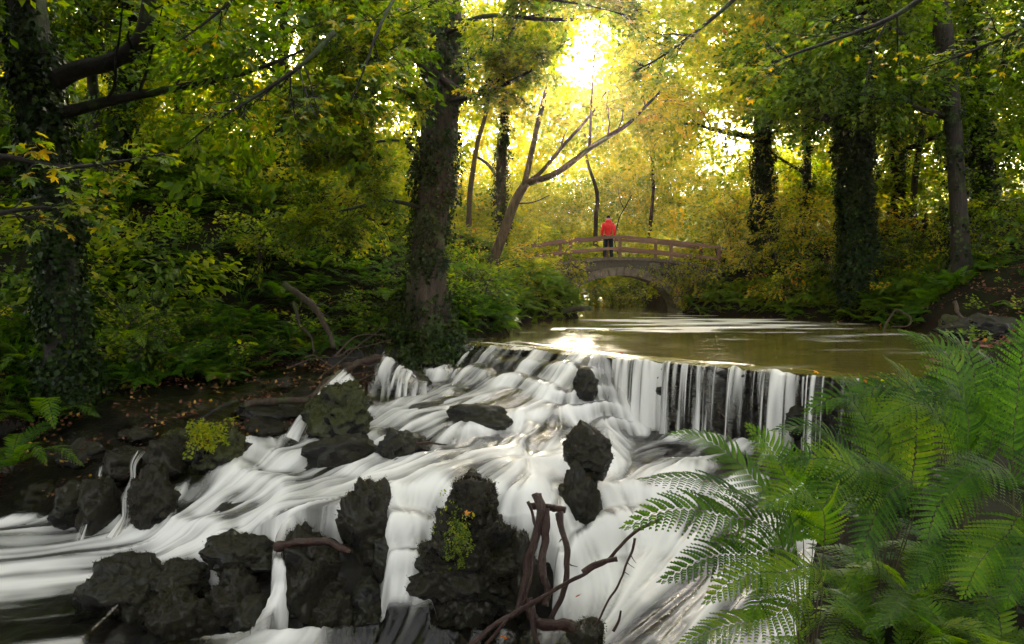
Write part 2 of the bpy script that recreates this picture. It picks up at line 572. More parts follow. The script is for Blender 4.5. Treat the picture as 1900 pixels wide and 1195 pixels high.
wp += [(-3.6, 7.5, -2.12), (-2.5, 7.5, -2.2), (-1.5, 7.7, -2.2), (-.5, 7.6, -2.2), (.3, 7.5, -2.2), (-1.5, 6.3, -2.22), (-4, 6, -2.12), (1, 6, -2.2), (2.5, 6, -2.15), (-7, 6, -2.12),
       (-2.5, 16.1, -.33), (-1.9, 15.4, -.36), (-3.4, 14.2, -.5), (-4.5, 13, -.78), (-5.3, 11.9, -.88), (-6.6, 11.7, -.92), (-7.6, 11.8, -.95), (-5.0, 11.2, -1.1),
       (-6.6, 9.7, -2.06), (-5.9, 10.3, -1.98), (-7.5, 9, -2.1), (3.4, 9.0, -1.5), (2.8, 7.5, -1.9), (4.6, 9.8, -1.3)]
WTPS = TPS(wp, 0.01)

XL_Y = [0, 6, 9.5, 10.7, 11.5, 12.5, 14, 15, 16, 17, 17.8, 22.5, 24, 26, 28.8, 60, 200]
XL_X = [-7, -7.5, -7.8, -8.2, -8.0, -7.0, -5.0, -3.9, -2.7, -1.1, -.25, .16, .9, 2.2, 2.2, 1.5, 1.5]
XR_Y = [0, 1, 2, 3, 4, 5.5, 7.5, 9, 10.6, 12, 14, 18.7, 21.8, 24, 27, 28.8, 60, 200]
XR_X = [-1.2, -.5, .2, .72, 1.15, 1.95, 3.0, 3.9, 5.6, 7.5, 9.5, 10.7, 10.9, 10.2, 8.3, 6.5, 6.5, 6.5]
LV_Y = [0, 9.5, 10.7, 11.4, 13, 15, 16.3, 17.2, 300]
LV_Z = [-2.1, -2.1, -2.0, -.95, -.82, -.42, -.2, 0, 0]
SL_Y = [0, 10, 14, 16, 18, 20, 24, 30, 60, 300]
SL_V = [.35, .3, .16, .16, .30, .42, .52, .5, .3, .2]
RR_Y = [0, 5, 8, 9.6, 11, 14, 18, 25, 30, 300]
RR_L = [-2.1, -2.1, -1.8, -1.2, 0, 0, 0, 0, 0, 0]          # water level along the right bank
RR_R = [1.75, 2.05, 1.9, 1.5, .35, .6, 1.1, 1.1, 1.2, 1.2]  # height of the bank's first rise


def water_z(x, y):
    return WTPS(x, y)


def ground_z(x, y, detail=True):
    x = np.asarray(x, float); y = np.asarray(y, float)
    xl = np.interp(y, XL_Y, XL_X); xr = np.interp(y, XR_Y, XR_X)
    dl, dr = xl - x, x - xr
    wob = n2(x, y, 0.7, 3, 5) * 0.25
    dl = dl + wob; dr = dr + wob * 0.6
    lv = np.interp(y, LV_Y, LV_Z)
    rise = np.interp(y, [0, 10, 14, 17, 20, 26, 300], [.5, .5, .3, .35, .8, .9, .9])
    d = np.maximum(dl, 0)
    zl = lv + rise * (1 - np.exp(-d / 0.35)) + np.interp(y, SL_Y, SL_V) * d / (1 + d / 40.0)
    d = np.maximum(dr, 0)
    rl = np.interp(y, RR_Y, RR_L)
    zr = rl + np.interp(y, RR_Y, RR_R) * (1 - np.exp(-d / np.interp(y, [0, 8, 12, 30], [.3, .3, .9, .9]))) + np.interp(y, [0, 8, 14, 24, 300], [.03, .05, .25, .32, .2]) * d / (1 + d / 40.0)
    s, q = sq(x, y)
    up = (q < 0.02) & (y > 10)
    inside = np.where(up, -0.55, -2.7)
    near = (y < 19) & (y > 5) & (~up) & (x > -9) & (x < 7)
    if near.any():
        w = WTPS(x[near], y[near])
        inside[near] = w - 0.10
    t = np.clip(np.maximum(dl, dr) / 0.5 + 0.5, 0, 1)
    z = np.where(dl > dr, zl, zr)
    z = inside * (1 - t) + z * t
    if detail:
        out = smooth(-0.3, 0.6, np.maximum(dl, dr))
        z = z + out * (n2(x, y, 0.5, 3, 9) * 0.16 + n2(x, y, 2.2, 3, 3) * 0.05)
    # far away the valley sides close in
    z = z + smooth(48, 120, y) * 9.0
    return z


def gp(px, py, y0=2.0, y1=90.0):
    """the point of the ground seen at a pixel"""
    d = ray(px, py)
    ys = np.arange(y0, y1, 0.05)
    P = CAM[None] + d[None] * (ys / d[1])[:, None]
    g = ground_z(P[:, 0], P[:, 1], False)
    hit = np.nonzero(P[:, 2] <= g)[0]
    i = hit[0] if len(hit) else len(ys) - 1
    return np.array([P[i, 0], P[i, 1], g[i]])


def gz(x, y):
    return float(ground_z(np.array([x]), np.array([y]), True)[0])


def grid_mesh(xs, ys, zfun, keep=None):
    X, Y = np.meshgrid(xs, ys, indexing='ij')
    Z = zfun(X.ravel(), Y.ravel()).reshape(X.shape)
    ny = len(ys)
    i, j = np.meshgrid(np.arange(len(xs) - 1), np.arange(ny - 1), indexing='ij')
    q = np.stack([i * ny + j, (i + 1) * ny + j, (i + 1) * ny + j + 1, i * ny + j + 1], -1).reshape(-1, 4)
    return X, Y, Z, q


# ground: one sheet, fine near the stream, coarse towards the horizon
def axis(a, b, step, far, n):
    core = np.arange(a, b + 1e-6, step)
    g = np.geomspace(step * 2, far, n)
    return np.r_[(core[0] - g)[::-1], core, core[-1] + g]


gx = np.r_[-16 - np.geomspace(.25, 170, 26)[::-1], np.arange(-16, -9, .14), np.arange(-9, 6, .065), np.arange(6, 16.01, .14), 16 + np.geomspace(.25, 170, 26)]
gy = np.r_[-np.geomspace(.3, 130, 20)[::-1] - 1, np.arange(-1, 6, 0.3), np.arange(6, 17.5, 0.065), np.arange(17.5, 34, .13), 34 + np.geomspace(.2, 210, 34)]
X, Y, Z, q = grid_mesh(gx, gy, lambda x, y: ground_z(x, y))
rough = n2(X.ravel(), Y.ravel(), 1.3, 4, 21).reshape(X.shape)
S_, Q_ = sq(X, Y)
lower = (Y < 17) & (Y > 5) & (Q_ > 0.02)
frontz = smooth(8.9, 8.5, Y) * smooth(7.2, 7.5, Y) * smooth(-4.6, -4.0, X) * smooth(.8, .3, X)
lump = fbm(np.stack([X.ravel() * 2.6, Y.ravel() * 2.6, 0 * X.ravel()], -1), 4, 63).reshape(X.shape)
Z = Z + np.where(lower, rough * 0.10 - 0.02 + frontz * (-0.38 + 0.12 * lump), 0)
inch = lower & (X > np.interp(Y, XL_Y, XL_X) - .15) & (X < np.interp(Y, XR_Y, XR_X) + .1)
g_me = new_mesh('ground', np.stack([X, Y, Z], -1), q, matidx=inch[:-1, :-1].astype(int).ravel())
tag(link('ground', g_me, [M['ground'], M['bed']]), 'dark earth of the wooded stream banks', None, None, 'structure')

# ------------------------------------------------------------------ boulders
def rock_mesh(name, half, seed, sub=4, planes=16, rough=0.16, squash=None):
    bm = bmesh.new()
    bmesh.ops.create_icosphere(bm, subdivisions=sub, radius=1.0)
    bm.verts.ensure_lookup_table()
    d = np.array([v.co[:] for v in bm.verts])
    t = np.array([[v.index for v in f.verts] for f in bm.faces])
    bm.free()
    d /= np.linalg.norm(d, axis=1, keepdims=True)
    r = np.random.default_rng(seed)
    n = r.normal(size=(planes, 3)); n /= np.linalg.norm(n, axis=1, keepdims=True)
    k = r.uniform(0.84, 1.06, planes)
    dots = d @ n.T
    cand = np.where(dots > 0.15, k / np.maximum(dots, 0.15), 9)
    cand = np.sort(cand, axis=1)
    rad = np.minimum(cand[:, 0] * 0.9 + cand[:, 1] * 0.1, 1.2)
    v = d * rad[:, None]
    off = seed * 3.7
    h = np.asarray(half)
    fs = 1.0 / max(0.25, float(h.mean()))
    pv = v * h
    nn = fbm(pv * 2.6 * min(fs, 2) + off, 4, seed)
    n3 = fbm(pv * 14 + off, 3, seed + 5)
    n5 = fbm(pv * 5.5 * min(fs, 2) - off, 3, seed + 9)
    v = v * (1 + rough * nn[:, None] - 0.10 * np.abs(n5)[:, None] + 0.05 + 0.045 * n3[:, None])
    v = v / np.maximum(np.abs(v.min(0)), v.max(0))
    return new_mesh(name, v * h, tris=t)


def moss_fuzz(o, me, n, size, seed, up=0.05, tint=(0.0, 0.6), bright=None):
    """tufts of moss standing on a boulder's upper faces, a part of the boulder"""
    r = np.random.default_rng(seed)
    nv = len(me.vertices)
    co = np.empty(nv * 3, np.float32); me.vertices.foreach_get('co', co); co = co.reshape(-1, 3)
    no = np.empty(nv * 3, np.float32); me.vertex_normals.foreach_get('vector', no); no = no.reshape(-1, 3)
    pn = fbm(co * 3.0 + seed, 3, seed)
    w = np.clip(no[:, 2] * 0.8 + 0.45 + pn * 0.9, 0, 1) + up
    idx = r.choice(nv, n, p=w / w.sum())
    p = co[idx] + r.normal(size=(n, 3)) * 0.012
    nr = no[idx] + r.normal(size=(n, 3)) * 0.5
    nr /= np.linalg.norm(nr, axis=1, keepdims=True)
    sd = np.cross(nr, r.normal(size=(n, 3))); sd /= np.linalg.norm(sd, axis=1, keepdims=True) + 1e-9
    L = r.uniform(0.6, 1.5, n)[:, None] * size
    W = L * 0.28
    v = np.stack([p - sd * W, p + sd * W, p + sd * W * 0.5 + nr * L, p - sd * W * 0.5 + nr * L], 1)
    q = np.arange(n * 4).reshape(-1, 4)
    tt = np.clip(r.uniform(tint[0], tint[1], n) + pn[idx] * 0.25, 0, 1)
    if bright is not None:
        c, rad = np.asarray(bright[0]), bright[1]
        dd = np.linalg.norm((p - c) * np.array([1.0, 1.0, 0.75]), axis=1) + pn[idx] * rad * 0.5
        tt = np.where(dd < rad, r.uniform(0.7, 1.0, n), tt)
    fm = new_mesh('moss', v.reshape(-1, 3), q, attrs={'tint': ('FACE', tt)}, shade=False)
    tag(link('moss', fm, M['moss'], o), kind='stuff')


def boulder(name, box, y, depth, seed, label, mat='rock', sub=4, fuzz=0, fsize=0.012, group='boulders in the cascade', ftint=(0.0, 0.6), bright=None, rot=0.0, rough=0.16, planes=16):
    x0, y0, x1, y1 = box
    a, b = at(x0, (y0 + y1) / 2, y), at(x1, (y0 + y1) / 2, y)
    top, bot = at((x0 + x1) / 2, y0, y), at((x0 + x1) / 2, y1, y)
    half = ((b[0] - a[0]) / 2 * 1.12, depth / 2 * 1.15, (top[2] - bot[2]) / 2 * 1.10)
    c = (a + b) / 2; c[2] = (top[2] + bot[2]) / 2; c[1] = y + depth * 0.25
    me = rock_mesh(name, half, seed, sub, planes, rough)
    o = tag(link(name, me, M[mat]), label, 'boulder', group)
    o.location = c
    o.rotation_euler = (0, 0, rot)
    if fuzz:
        moss_fuzz(o, me, fuzz, fsize, seed, tint=ftint, bright=bright)
    return o


ROCKS = []
def B(*a, **k):
    ROCKS.append(boulder(*a, **k))


B('boulder', (762, 900, 990, 1260), 8.0, 1.0, 3, 'largest mossy boulder at the centre of the falls with bright green moss patch', 'rock_moss', sub=6, fuzz=16000, fsize=0.013, bright=((-0.12, -0.42, 0.20), 0.20), rough=0.26, planes=22)
B('boulder', (830, 888, 925, 1000), 8.15, 0.6, 23, 'knobbly mossy peak capping the largest central boulder', 'rock_moss', sub=5, fuzz=4000, fsize=0.013, rough=0.22)
B('boulder', (1050, 788, 1137, 905), 9.4, 0.7, 152, 'rounded top boulder of the pair splitting the cascade behind the upright driftwood', 'rock_moss', sub=5, fuzz=2000, fsize=0.009, rough=.12, planes=44)
B('boulder', (1030, 862, 1122, 1055), 9.1, 0.8, 153, 'taller lower boulder of the pair splitting the cascade', 'rock_moss', sub=5, fuzz=2500, fsize=0.009, rough=.12, planes=44)
B('boulder', (625, 900, 738, 1130), 8.5, 0.8, 12, 'dark leaning boulder left of the narrow central fall', 'rock_moss', sub=5, fuzz=5000, fsize=0.012)
B('boulder', (492, 990, 640, 1240), 8.1, 0.8, 15, 'brown mossy boulder beneath the drifted log', 'rock_moss', sub=5, fuzz=7000, fsize=0.012)
B('boulder', (368, 1000, 508, 1090), 8.35, 0.7, 19, 'flat topped wet black boulder beside the thin side trickle', 'rock', sub=5, fuzz=1500, fsize=0.010)
B('boulder', (372, 1060, 500, 1240), 8.05, 0.7, 31, 'dark boulder at the frame bottom under the flat topped black one', 'rock_moss', sub=5, fuzz=4000, fsize=0.012)
B('boulder', (128, 1048, 300, 1240), 8.1, 0.9, 27, 'broad black boulder nearest the foaming lower pool', 'rock', sub=5, fuzz=4000, fsize=0.011)
B('boulder', (255, 1040, 385, 1140), 8.3, 0.7, 35, 'low black boulder wedged between two larger ones in the lower front', 'rock', sub=5, fuzz=1500, fsize=0.010)
B('boulder', (240, 1110, 390, 1250), 7.8, 0.6, 37, 'rounded mossy boulder at the bottom edge below the wedged one', 'rock_moss', sub=5, fuzz=4000, fsize=0.011)
B('boulder', (628, 1085, 720, 1240), 8.05, 0.6, 41, 'low wet boulder under the spray of the central fall', 'rock', sub=5, fuzz=1500, fsize=0.010)
B('boulder', (562, 708, 690, 842), 11.7, 0.9, 44, 'pointed olive mossy boulder standing beside the small upper ledge fall', 'rock_green', sub=5, fuzz=5000, fsize=0.016)
B('boulder', (690, 802, 790, 880), 10.4, 0.7, 47, 'wet boulder in mid cascade with a broken branch beside it', 'rock', sub=5)
B('boulder', (560, 805, 700, 895), 10.7, 0.6, 49, 'low dark slab awash in the left side of the cascade', 'rock', sub=4)
B('boulder', (815, 748, 945, 815), 11.5, 0.6, 52, 'long submerged rock breaking the bright middle of the cascade', 'rock', sub=4)
B('boulder', (1066, 684, 1112, 755), 12.9, 0.6, 55, 'dark brown rock set upright in the sloping crest', 'rock', sub=4)
B('boulder', (1452, 738, 1518, 815), 11.3, 0.6, 68, 'round rock against the weir face near the ferns', 'rock', sub=4)
B('boulder', (590, 1030, 640, 1095), 8.7, 0.5, 70, 'wet rock behind the drifted log', 'rock', sub=4)
B('boulder', (560, 1110, 660, 1240), 7.85, 0.6, 111, 'brown boulder at the frame bottom right of the brown mossy one', 'rock_moss', sub=5, fuzz=3000, fsize=0.011)
B('boulder', (690, 985, 735, 1110), 8.3, 0.4, 112, 'narrow wet rock touching the left side of the central fall', 'rock', sub=4)
B('boulder', (420, 1120, 500, 1240), 7.8, 0.5, 113, 'dark rock in the corner between the thin trickle and the bottom edge', 'rock', sub=4)
B('boulder', (940, 1000, 1000, 1180), 8.0, 0.5, 114, 'black rock behind the upright driftwood beside the largest boulder', 'rock_moss', sub=4, fuzz=1200, fsize=0.011)
LEFTG = 'stepped rocks of the left ledge'
B('boulder', (225, 868, 315, 1010), 9.9, 0.8, 72, 'tall mossy rock at the end of the left ledge above the lower pool', 'rock_moss', sub=5, fuzz=3500, fsize=0.012, group=LEFTG)
B('boulder', (142, 895, 208, 1012), 10.0, 0.7, 74, 'dark rock between two trickles of the left ledge', 'rock_moss', sub=4, fuzz=2000, fsize=0.012, group=LEFTG)
B('boulder', (92, 905, 150, 1000), 10.2, 0.7, 76, 'black rock at the far end of the left ledge under the shore ferns', 'rock', sub=4, group=LEFTG)
B('boulder', (180, 826, 262, 912), 10.9, 0.8, 78, 'wet ledge rock below the still side pool', 'rock_moss', sub=4, fuzz=1500, fsize=0.012, group=LEFTG)
B('boulder', (330, 790, 440, 905), 10.9, 0.9, 80, 'ledge rock with a vivid green plant growing on top', 'rock_green', sub=5, fuzz=5000, fsize=0.013, group=LEFTG, ftint=(0.2, 0.9))
B('boulder', (262, 815, 345, 900), 10.8, 0.8, 82, 'dark ledge rock next to the plant topped one', 'rock_moss', sub=4, fuzz=2000, fsize=0.012, group=LEFTG)
B('boulder', (300, 800, 350, 838), 11.3, 0.5, 84, 'small yellow mossed stone on the back of the left ledge', 'rock_green', sub=4, fuzz=1800, fsize=0.012, group=LEFTG, ftint=(0.4, 0.95))
B('boulder', (415, 745, 560, 790), 12.4, 0.8, 86, 'flat layered slab bridging the side pool outlet', 'rock', sub=4, group=LEFTG)
B('boulder', (420, 775, 548, 836), 12.0, 0.8, 88, 'lower flat slab beneath the layered one', 'rock_moss', sub=4, fuzz=1500, fsize=0.012, group=LEFTG)
B('boulder', (405, 820, 480, 868), 11.3, 0.6, 90, 'rock strewn with fallen leaves beside the white water', 'rock_moss', sub=4, fuzz=1000, fsize=0.012, group=LEFTG)
B('boulder', (690, 690, 800, 752), 14.4, 0.7, 92, 'square dark ledge rock with thin water veils at the upper left', 'rock', sub=4, group=LEFTG)
B('boulder', (795, 645, 858, 672), 16.2, 0.6, 94, 'low black rock at the left end of the crest', 'rock', sub=4, group=LEFTG)
B('boulder', (845, 625, 905, 655), 16.6, 0.5, 95, 'rock lip where the pool starts to spill at its left corner', 'rock', sub=4, group=LEFTG)
B('boulder', (200, 790, 300, 835), 11.6, 0.8, 121, 'dark slab along the back of the still side pool', 'rock_moss', sub=4, fuzz=1500, fsize=0.012, group=LEFTG)
B('boulder', (100, 820, 190, 880), 11.2, 0.8, 122, 'black slab at the left end of the still side pool', 'rock', sub=4, group=LEFTG)
B('boulder', (560, 745, 640, 790), 12.9, 0.7, 123, 'wet stone under the sloping brown log', 'rock', sub=4, group=LEFTG)
B('boulder', (470, 700, 560, 742), 13.8, 0.8, 124, 'earthy rock below the pile of dry sticks', 'rock_moss', sub=4, fuzz=800, fsize=0.012, group=LEFTG)
B('boulder', (20, 900, 100, 985), 10.6, 0.9, 125, 'shaded rock at the left edge above the lower pool', 'rock', sub=4, group=LEFTG)
B('boulder', (1770, 585, 1960, 645), 14.5, 1.4, 96, 'large grey boulder under the leaf covered right bank', 'rock', sub=5, group='boulders on the right shore')
B('boulder', (1752, 583, 1790, 618), 18.0, 0.5, 98, 'little square stone with yellow moss at the right shore', 'rock_green', sub=4, group='boulders on the right shore')
B('boulder', (1056, 1160, 1130, 1215), 6.9, 0.4, 99, 'small root covered stone at the foot of the thin bent stick', 'rock_moss', sub=4, fuzz=1500, fsize=0.011)

# ------------------------------------------------------------------ running water
def bil(img, fx, fy):
    nx, ny = img.shape
    fx = np.clip(fx, 0, nx - 1.001); fy = np.clip(fy, 0, ny - 1.001)
    i, j = fx.astype(int), fy.astype(int)
    a, b = fx - i, fy - j
    return img[i, j] * (1 - a) * (1 - b) + img[i + 1, j] * a * (1 - b) + img[i, j + 1] * (1 - a) * b + img[i + 1, j + 1] * a * b


def blur(a, n):
    for _ in range(n):
        a = (np.roll(a, 1, 0) + np.roll(a, -1, 0) + 2 * a) / 4
        a = (np.roll(a, 1, 1) + np.roll(a, -1, 1) + 2 * a) / 4
    return a


def lic(img, ux, uy, steps, h=1.0):
    nx, ny = img.shape
    I, J = np.meshgrid(np.arange(nx, dtype=float), np.arange(ny, dtype=float), indexing='ij')
    acc = img.copy(); cnt = 1
    for sgn in (1, -1):
        fx, fy = I.copy(), J.copy()
        for k in range(steps):
            vx, vy = bil(ux, fx, fy), bil(uy, fx, fy)
            fx = fx + sgn * h * vx; fy = fy + sgn * h * vy
            acc = acc + bil(img, fx, fy); cnt += 1
    return acc / cnt


ST = 0.03
wx_, wy_ = np.arange(-8.6, 5.9, ST), np.arange(5.6, 17.2, ST)
X, Y = np.meshgrid(wx_, wy_, indexing='ij')
W = WTPS(X, Y)
S_, Q_ = sq(X, Y)
mound = n2(X.ravel(), Y.ravel(), 1.15, 2, 31).reshape(X.shape)
steps_ = np.sin(2 * math.pi * (W / 0.30 + 0.45 * n2(X.ravel(), Y.ravel(), 0.9, 2, 44).reshape(X.shape)))
flat = smooth(-1.9, -1.75, W)
steep = smooth(0.0, 0.7, Q_)
edge_s = np.interp(Q_, [0, 1.5, 3, 8], [-.3, .4, 1.0, 1.2]) + 0.25 * n2(X.ravel(), Y.ravel(), 1.6, 2, 55).reshape(X.shape)
side_w = smooth(edge_s + .05, edge_s - .30, S_) * smooth(-1.93, -1.80, W)     # still water of the side pool
flat = flat * (1 - side_w)
Wd = W + flat * steep * (0.065 * mound + 0.045 * steps_)
pot = Wd.copy()
for o in ROCKS:
    c = o.location
    hx = max(o.data.vertices[0].co.length, 0.3)
    bb = np.array([v[:] for v in o.bound_box]); hx = (bb[:, 0].max() - bb[:, 0].min()) / 2
    pot += 0.16 * np.exp(-((X - c.x) ** 2 + (Y - c.y) ** 2) / (hx * 1.1) ** 2) * (1 if hx < 0.9 else 0.5)
pot = blur(pot, 14)
gxv, gyv = np.gradient(pot, ST)
vx = -gxv + 0.42 * CQ[0]; vy = -gyv + 0.42 * CQ[1]
pool_l = smooth(-1.85, -2.05, W) * smooth(-1.5, -3.2, X)
vx = vx * (1 - pool_l) - 0.97 * pool_l; vy = vy * (1 - pool_l) - 0.25 * pool_l
sp = np.sqrt(vx ** 2 + vy ** 2) + 1e-6
ux, uy = vx / sp, vy / sp
fine = lic(RNG.uniform(-1, 1, X.shape), ux, uy, 22); fine /= fine.std()
mid = lic(blur(RNG.uniform(-1, 1, X.shape), 5), ux, uy, 34, 1.3); mid /= mid.std()
wide = lic(blur(RNG.uniform(-1, 1, X.shape), 22), ux, uy, 45, 2.0); wide /= wide.std()
gx2, gy2 = np.gradient(blur(Wd, 2), ST)
slope = np.sqrt(gx2 ** 2 + gy2 ** 2)
# how broken the water is, from place to place
bias = 0.50 + 0.45 * smooth(0.12, 0.6, slope) + 0.2 * smooth(1.2, 3.0, Q_)
bias -= 0.50 * smooth(1.5, 0.1, Q_)                                # smooth tongue over the crest
bias -= 0.55 * smooth(-0.3, -2.0, S_) * smooth(-1.4, -0.6, W)      # still side pool at the left
bias -= 1.1 * np.exp(-(((X + 5.6) / 1.9) ** 2 + ((Y - 12.3) / 0.8) ** 2)) + 0.8 * np.exp(-(((X + 2.6) / .7) ** 2 + ((Y - 16) / .5) ** 2))
bias -= 0.35 * pool_l
bias -= 0.2 * smooth(-1.95, -2.1, W) * (1 - pool_l)
amp = 0.75 + 0.3 * pool_l
bias -= 2.2 * side_w
front = smooth(8.75, 8.35, Y) * smooth(-4.4, -3.9, X) * smooth(.7, .2, X)
bias -= 0.2 * front
bias -= 0.55 * smooth(8.6, 8.2, Y) * smooth(-4.2, -3.6, X) * smooth(.6, .2, X) * smooth(-2.0, -2.12, W)
bias += 0.75 * np.exp(-((Q_ - .3) / .35) ** 2) * smooth(S_WALL - .2, S_WALL + .3, S_)
bias += flat * steep * (1 - pool_l) * 0.20 * np.sin(np.arcsin(np.clip(steps_, -1, 1)) * 1.0 - 0.6)
foam = bias - 0.13 * (1 - pool_l) + amp * (0.09 * fine * (1 - 0.8 * pool_l) + 0.25 * mid * (1 - 0.4 * pool_l) + (0.30 + 0.10 * pool_l) * wide)
foam = smooth(-0.05, 1.15, foam) * 0.95
silk = (0.006 * fine + 0.013 * mid + 0.018 * wide) * (1 - 0.85 * pool_l) * (1 - side_w) * smooth(-0.1, 0.4, Q_)
Zw = Wd + silk
nx, ny = X.shape
i, j = np.meshgrid(np.arange(nx - 1), np.arange(ny - 1), indexing='ij')
q = np.stack([i * ny + j, (i + 1) * ny + j, (i + 1) * ny + j + 1, i * ny + j + 1], -1)
ok = (Q_ > 0.0) & ~((S_ > S_WALL) & (Q_ < 0.10))
xl = np.interp(Y, XL_Y, XL_X); xr = np.interp(Y, XR_Y, XR_X)
ok &= (X > xl - 0.6) & (X < xr + 0.4)
gapx = np.minimum(np.abs(X + 1.17 - .08 * np.sin(Y * 5)) * np.interp(Y, [7.6, 8.6], [.6, 1.0]), np.abs(X + 2.55 + .06 * np.sin(Y * 7)) * 2.6)
cut = smooth(.15, .32, gapx + .05 * mound) * smooth(.3, .6, front) * smooth(-2.19, -2.14, W)
Zw = Zw - 0.75 * cut
okq = ok[:-1, :-1] & ok[1:, :-1] & ok[1:, 1:] & ok[:-1, 1:]
q = q[okq]
used = np.unique(q)
remap = np.full(nx * ny, -1); remap[used] = np.arange(len(used))
V = np.stack([X, Y, Zw], -1).reshape(-1, 3)[used]
me = new_mesh('cascade_water', V, remap[q], attrs={'foam': ('POINT', foam.reshape(-1)[used])})
tag(link('cascade_water', me, M['water']), 'silky white water tumbling down the rocks into the lower pool', None, None, 'structure')

# upper pool
px_ = np.arange(-2.2, 12.2, 0.07)
py_ = np.r_[np.arange(9.6, 31, 0.07), np.arange(31, 64, 0.5)]
X, Y = np.meshgrid(px_, py_, indexing='ij')
S_, Q_ = sq(X, Y)
lipq = 0.05 + 0.05 * n2(X.ravel(), Y.ravel(), 2.0, 2, 8).reshape(X.shape)
Z = 0.004 * n2(X.ravel(), Y.ravel() * 2, 1.5, 3, 12).reshape(X.shape) - 0.08 * smooth(-0.25, 0.15, Q_)
st = fbm(np.stack([X.ravel() * 0.45 + Y.ravel() * 0.10, Y.ravel() * 1.5 - X.ravel() * .12, 0 * X.ravel()], -1), 4, 77).reshape(X.shape)
zone = np.exp(-(((X - 5.6) / 3.6) ** 2 + ((Y - 24.2) / 3.6) ** 2)) + 0.8 * np.exp(-(((X - 8.0) / 1.6) ** 2 + ((Y - 21.5) / 1.0) ** 2)) + 0.7 * np.exp(-(((X - 4.0) / 1.8) ** 2 + ((Y - 20.5) / 1.3) ** 2))
fo = smooth(0.2, 1.05, zone * 0.72 + st * 0.46)
lipst = fbm(np.stack([S_.ravel() * 1.4, Q_.ravel() * 7, 0 * X.ravel()], -1), 3, 91).reshape(X.shape)
fo = np.maximum(fo, smooth(0.25, 0.8, lipst + 0.2) * smooth(-1.4, -0.2, Q_) * smooth(4.5, 1.5, S_) * 0.75)
nx, ny = X.shape
i, j = np.meshgrid(np.arange(nx - 1), np.arange(ny - 1), indexing='ij')
q = np.stack([i * ny + j, (i + 1) * ny + j, (i + 1) * ny + j + 1, i * ny + j + 1], -1)
ok = Q_ < 0.07
okq = ok[:-1, :-1] & ok[1:, :-1] & ok[1:, 1:] & ok[:-1, 1:]
q = q[okq]
used = np.unique(q); remap = np.full(nx * ny, -1); remap[used] = np.arange(len(used))
me = new_mesh('pool_water', np.stack([X, Y, Z], -1).reshape(-1, 3)[used], remap[q], attrs={'foam': ('POINT', fo.reshape(-1)[used])})
tag(link('pool_water', me, M['pool']), 'olive brown pool with foam streaks above the weir', None, None, 'structure')

# the weir's masonry face and the strands of water falling over it
weir = empty('weir', (*from_sq(6.0, 0.0), -1.3), 'dark wet stone weir wall with a straight crest and vertical face', 'weir')
wc = np.array(weir.location)
mb = MB()
rots = math.atan2(CS[1], CS[0])
core_a, core_b = from_sq(S_WALL - 0.2, -0.02), from_sq(CREST_LEN + 0.6, -0.02)
core_c, core_d = from_sq(CREST_LEN + 0.6, -0.5), from_sq(S_WALL - 0.2, -0.5)
vv = [(*p, z) for z in (-1.7, -0.12) for p in (core_a, core_b, core_c, core_d)]
mb.add(np.array(vv) - wc, [(0, 1, 5, 4), (1, 2, 6, 5), (2, 3, 7, 6), (3, 0, 4, 7), (4, 5, 6, 7)])
mb.build('core', M['bed'], weir, shade=False)
stone_meshes = [rock_mesh('weir_stone', (0.5, 0.5, 0.5), 200 + k, 3, 9, 0.10) for k in range(5)]
zc = -1.45
row = 0
while zc < -0.10:
    h = random.uniform(0.16, 0.26)
    if zc + h > -0.07: h = -0.07 - zc
    if h < 0.07: break
    s = S_WALL - 0.1 + random.uniform(0, .2)
    while s < CREST_LEN + 0.5:
        w = random.uniform(0.25, 0.55)
        prot = random.uniform(-0.05, 0.03)
        p = from_sq(s + w / 2, prot - 0.06)
        o = link('stone', random.choice(stone_meshes), M['bed'], weir)
        o.location = (p[0] - wc[0], p[1] - wc[1], zc + h / 2 - wc[2])
        o.rotation_euler = (0, 0, rots + random.uniform(-.06, .06))
        o.scale = (w * 1.12, 0.32, h * 1.18)
        s += w
    zc += h
# falling sheet
ns, nt = 620, 34
s_ax = np.linspace(S_WALL - 0.3, CREST_LEN - 0.25, ns)
t_ax = np.linspace(0, 1, nt)
Sg, Tg = np.meshgrid(s_ax, t_ax, indexing='ij')
jit = fbm(np.stack([Sg.ravel() * 5, 0 * Sg.ravel(), 0 * Sg.ravel()], -1), 3, 3).reshape(Sg.shape)
q_out = 0.06 + (0.13 + 0.09 * jit) * Tg ** 0.55 + 0.02 * jit
zz = -0.04 + 0.035 * jit * (1 - Tg) - Tg ** 1.35 * 1.2
P = C0[None, None] + Sg[..., None] * CS + q_out[..., None] * CQ
den = fbm(np.stack([Sg.ravel() * 2.3, 0 * Sg.ravel() + .5, 0 * Sg.ravel()], -1), 2, 14).reshape(Sg.shape)
fine = fbm(np.stack([Sg.ravel() * 21 + 1.6 * jit.ravel(), Tg.ravel() * 0.7, 0 * Sg.ravel()], -1), 3, 19).reshape(Sg.shape)
thin = smooth(7.0, 8.3, Sg)
f_ = smooth(-0.05, 1.0, 0.24 + 0.66 * den + 0.55 * fine - 0.45 * thin + 0.12 * Tg + 0.25 * smooth(5.2, 4.2, Sg) + 0.18 * (1 - Tg) * smooth(5.5, 6.5, Sg)) * 0.88
keep = f_ > 0.02
i, j = np.meshgrid(np.arange(ns - 1), np.arange(nt - 1), indexing='ij')
q = np.stack([i * nt + j, i * nt + j + 1, (i + 1) * nt + j + 1, (i + 1) * nt + j], -1)
q = q[keep[:-1, :-1] | keep[1:, 1:]]
used = np.unique(q); remap = np.full(ns * nt, -1); remap[used] = np.arange(len(used))
V = np.concatenate([P, zz[..., None]], -1).reshape(-1, 3)[used]
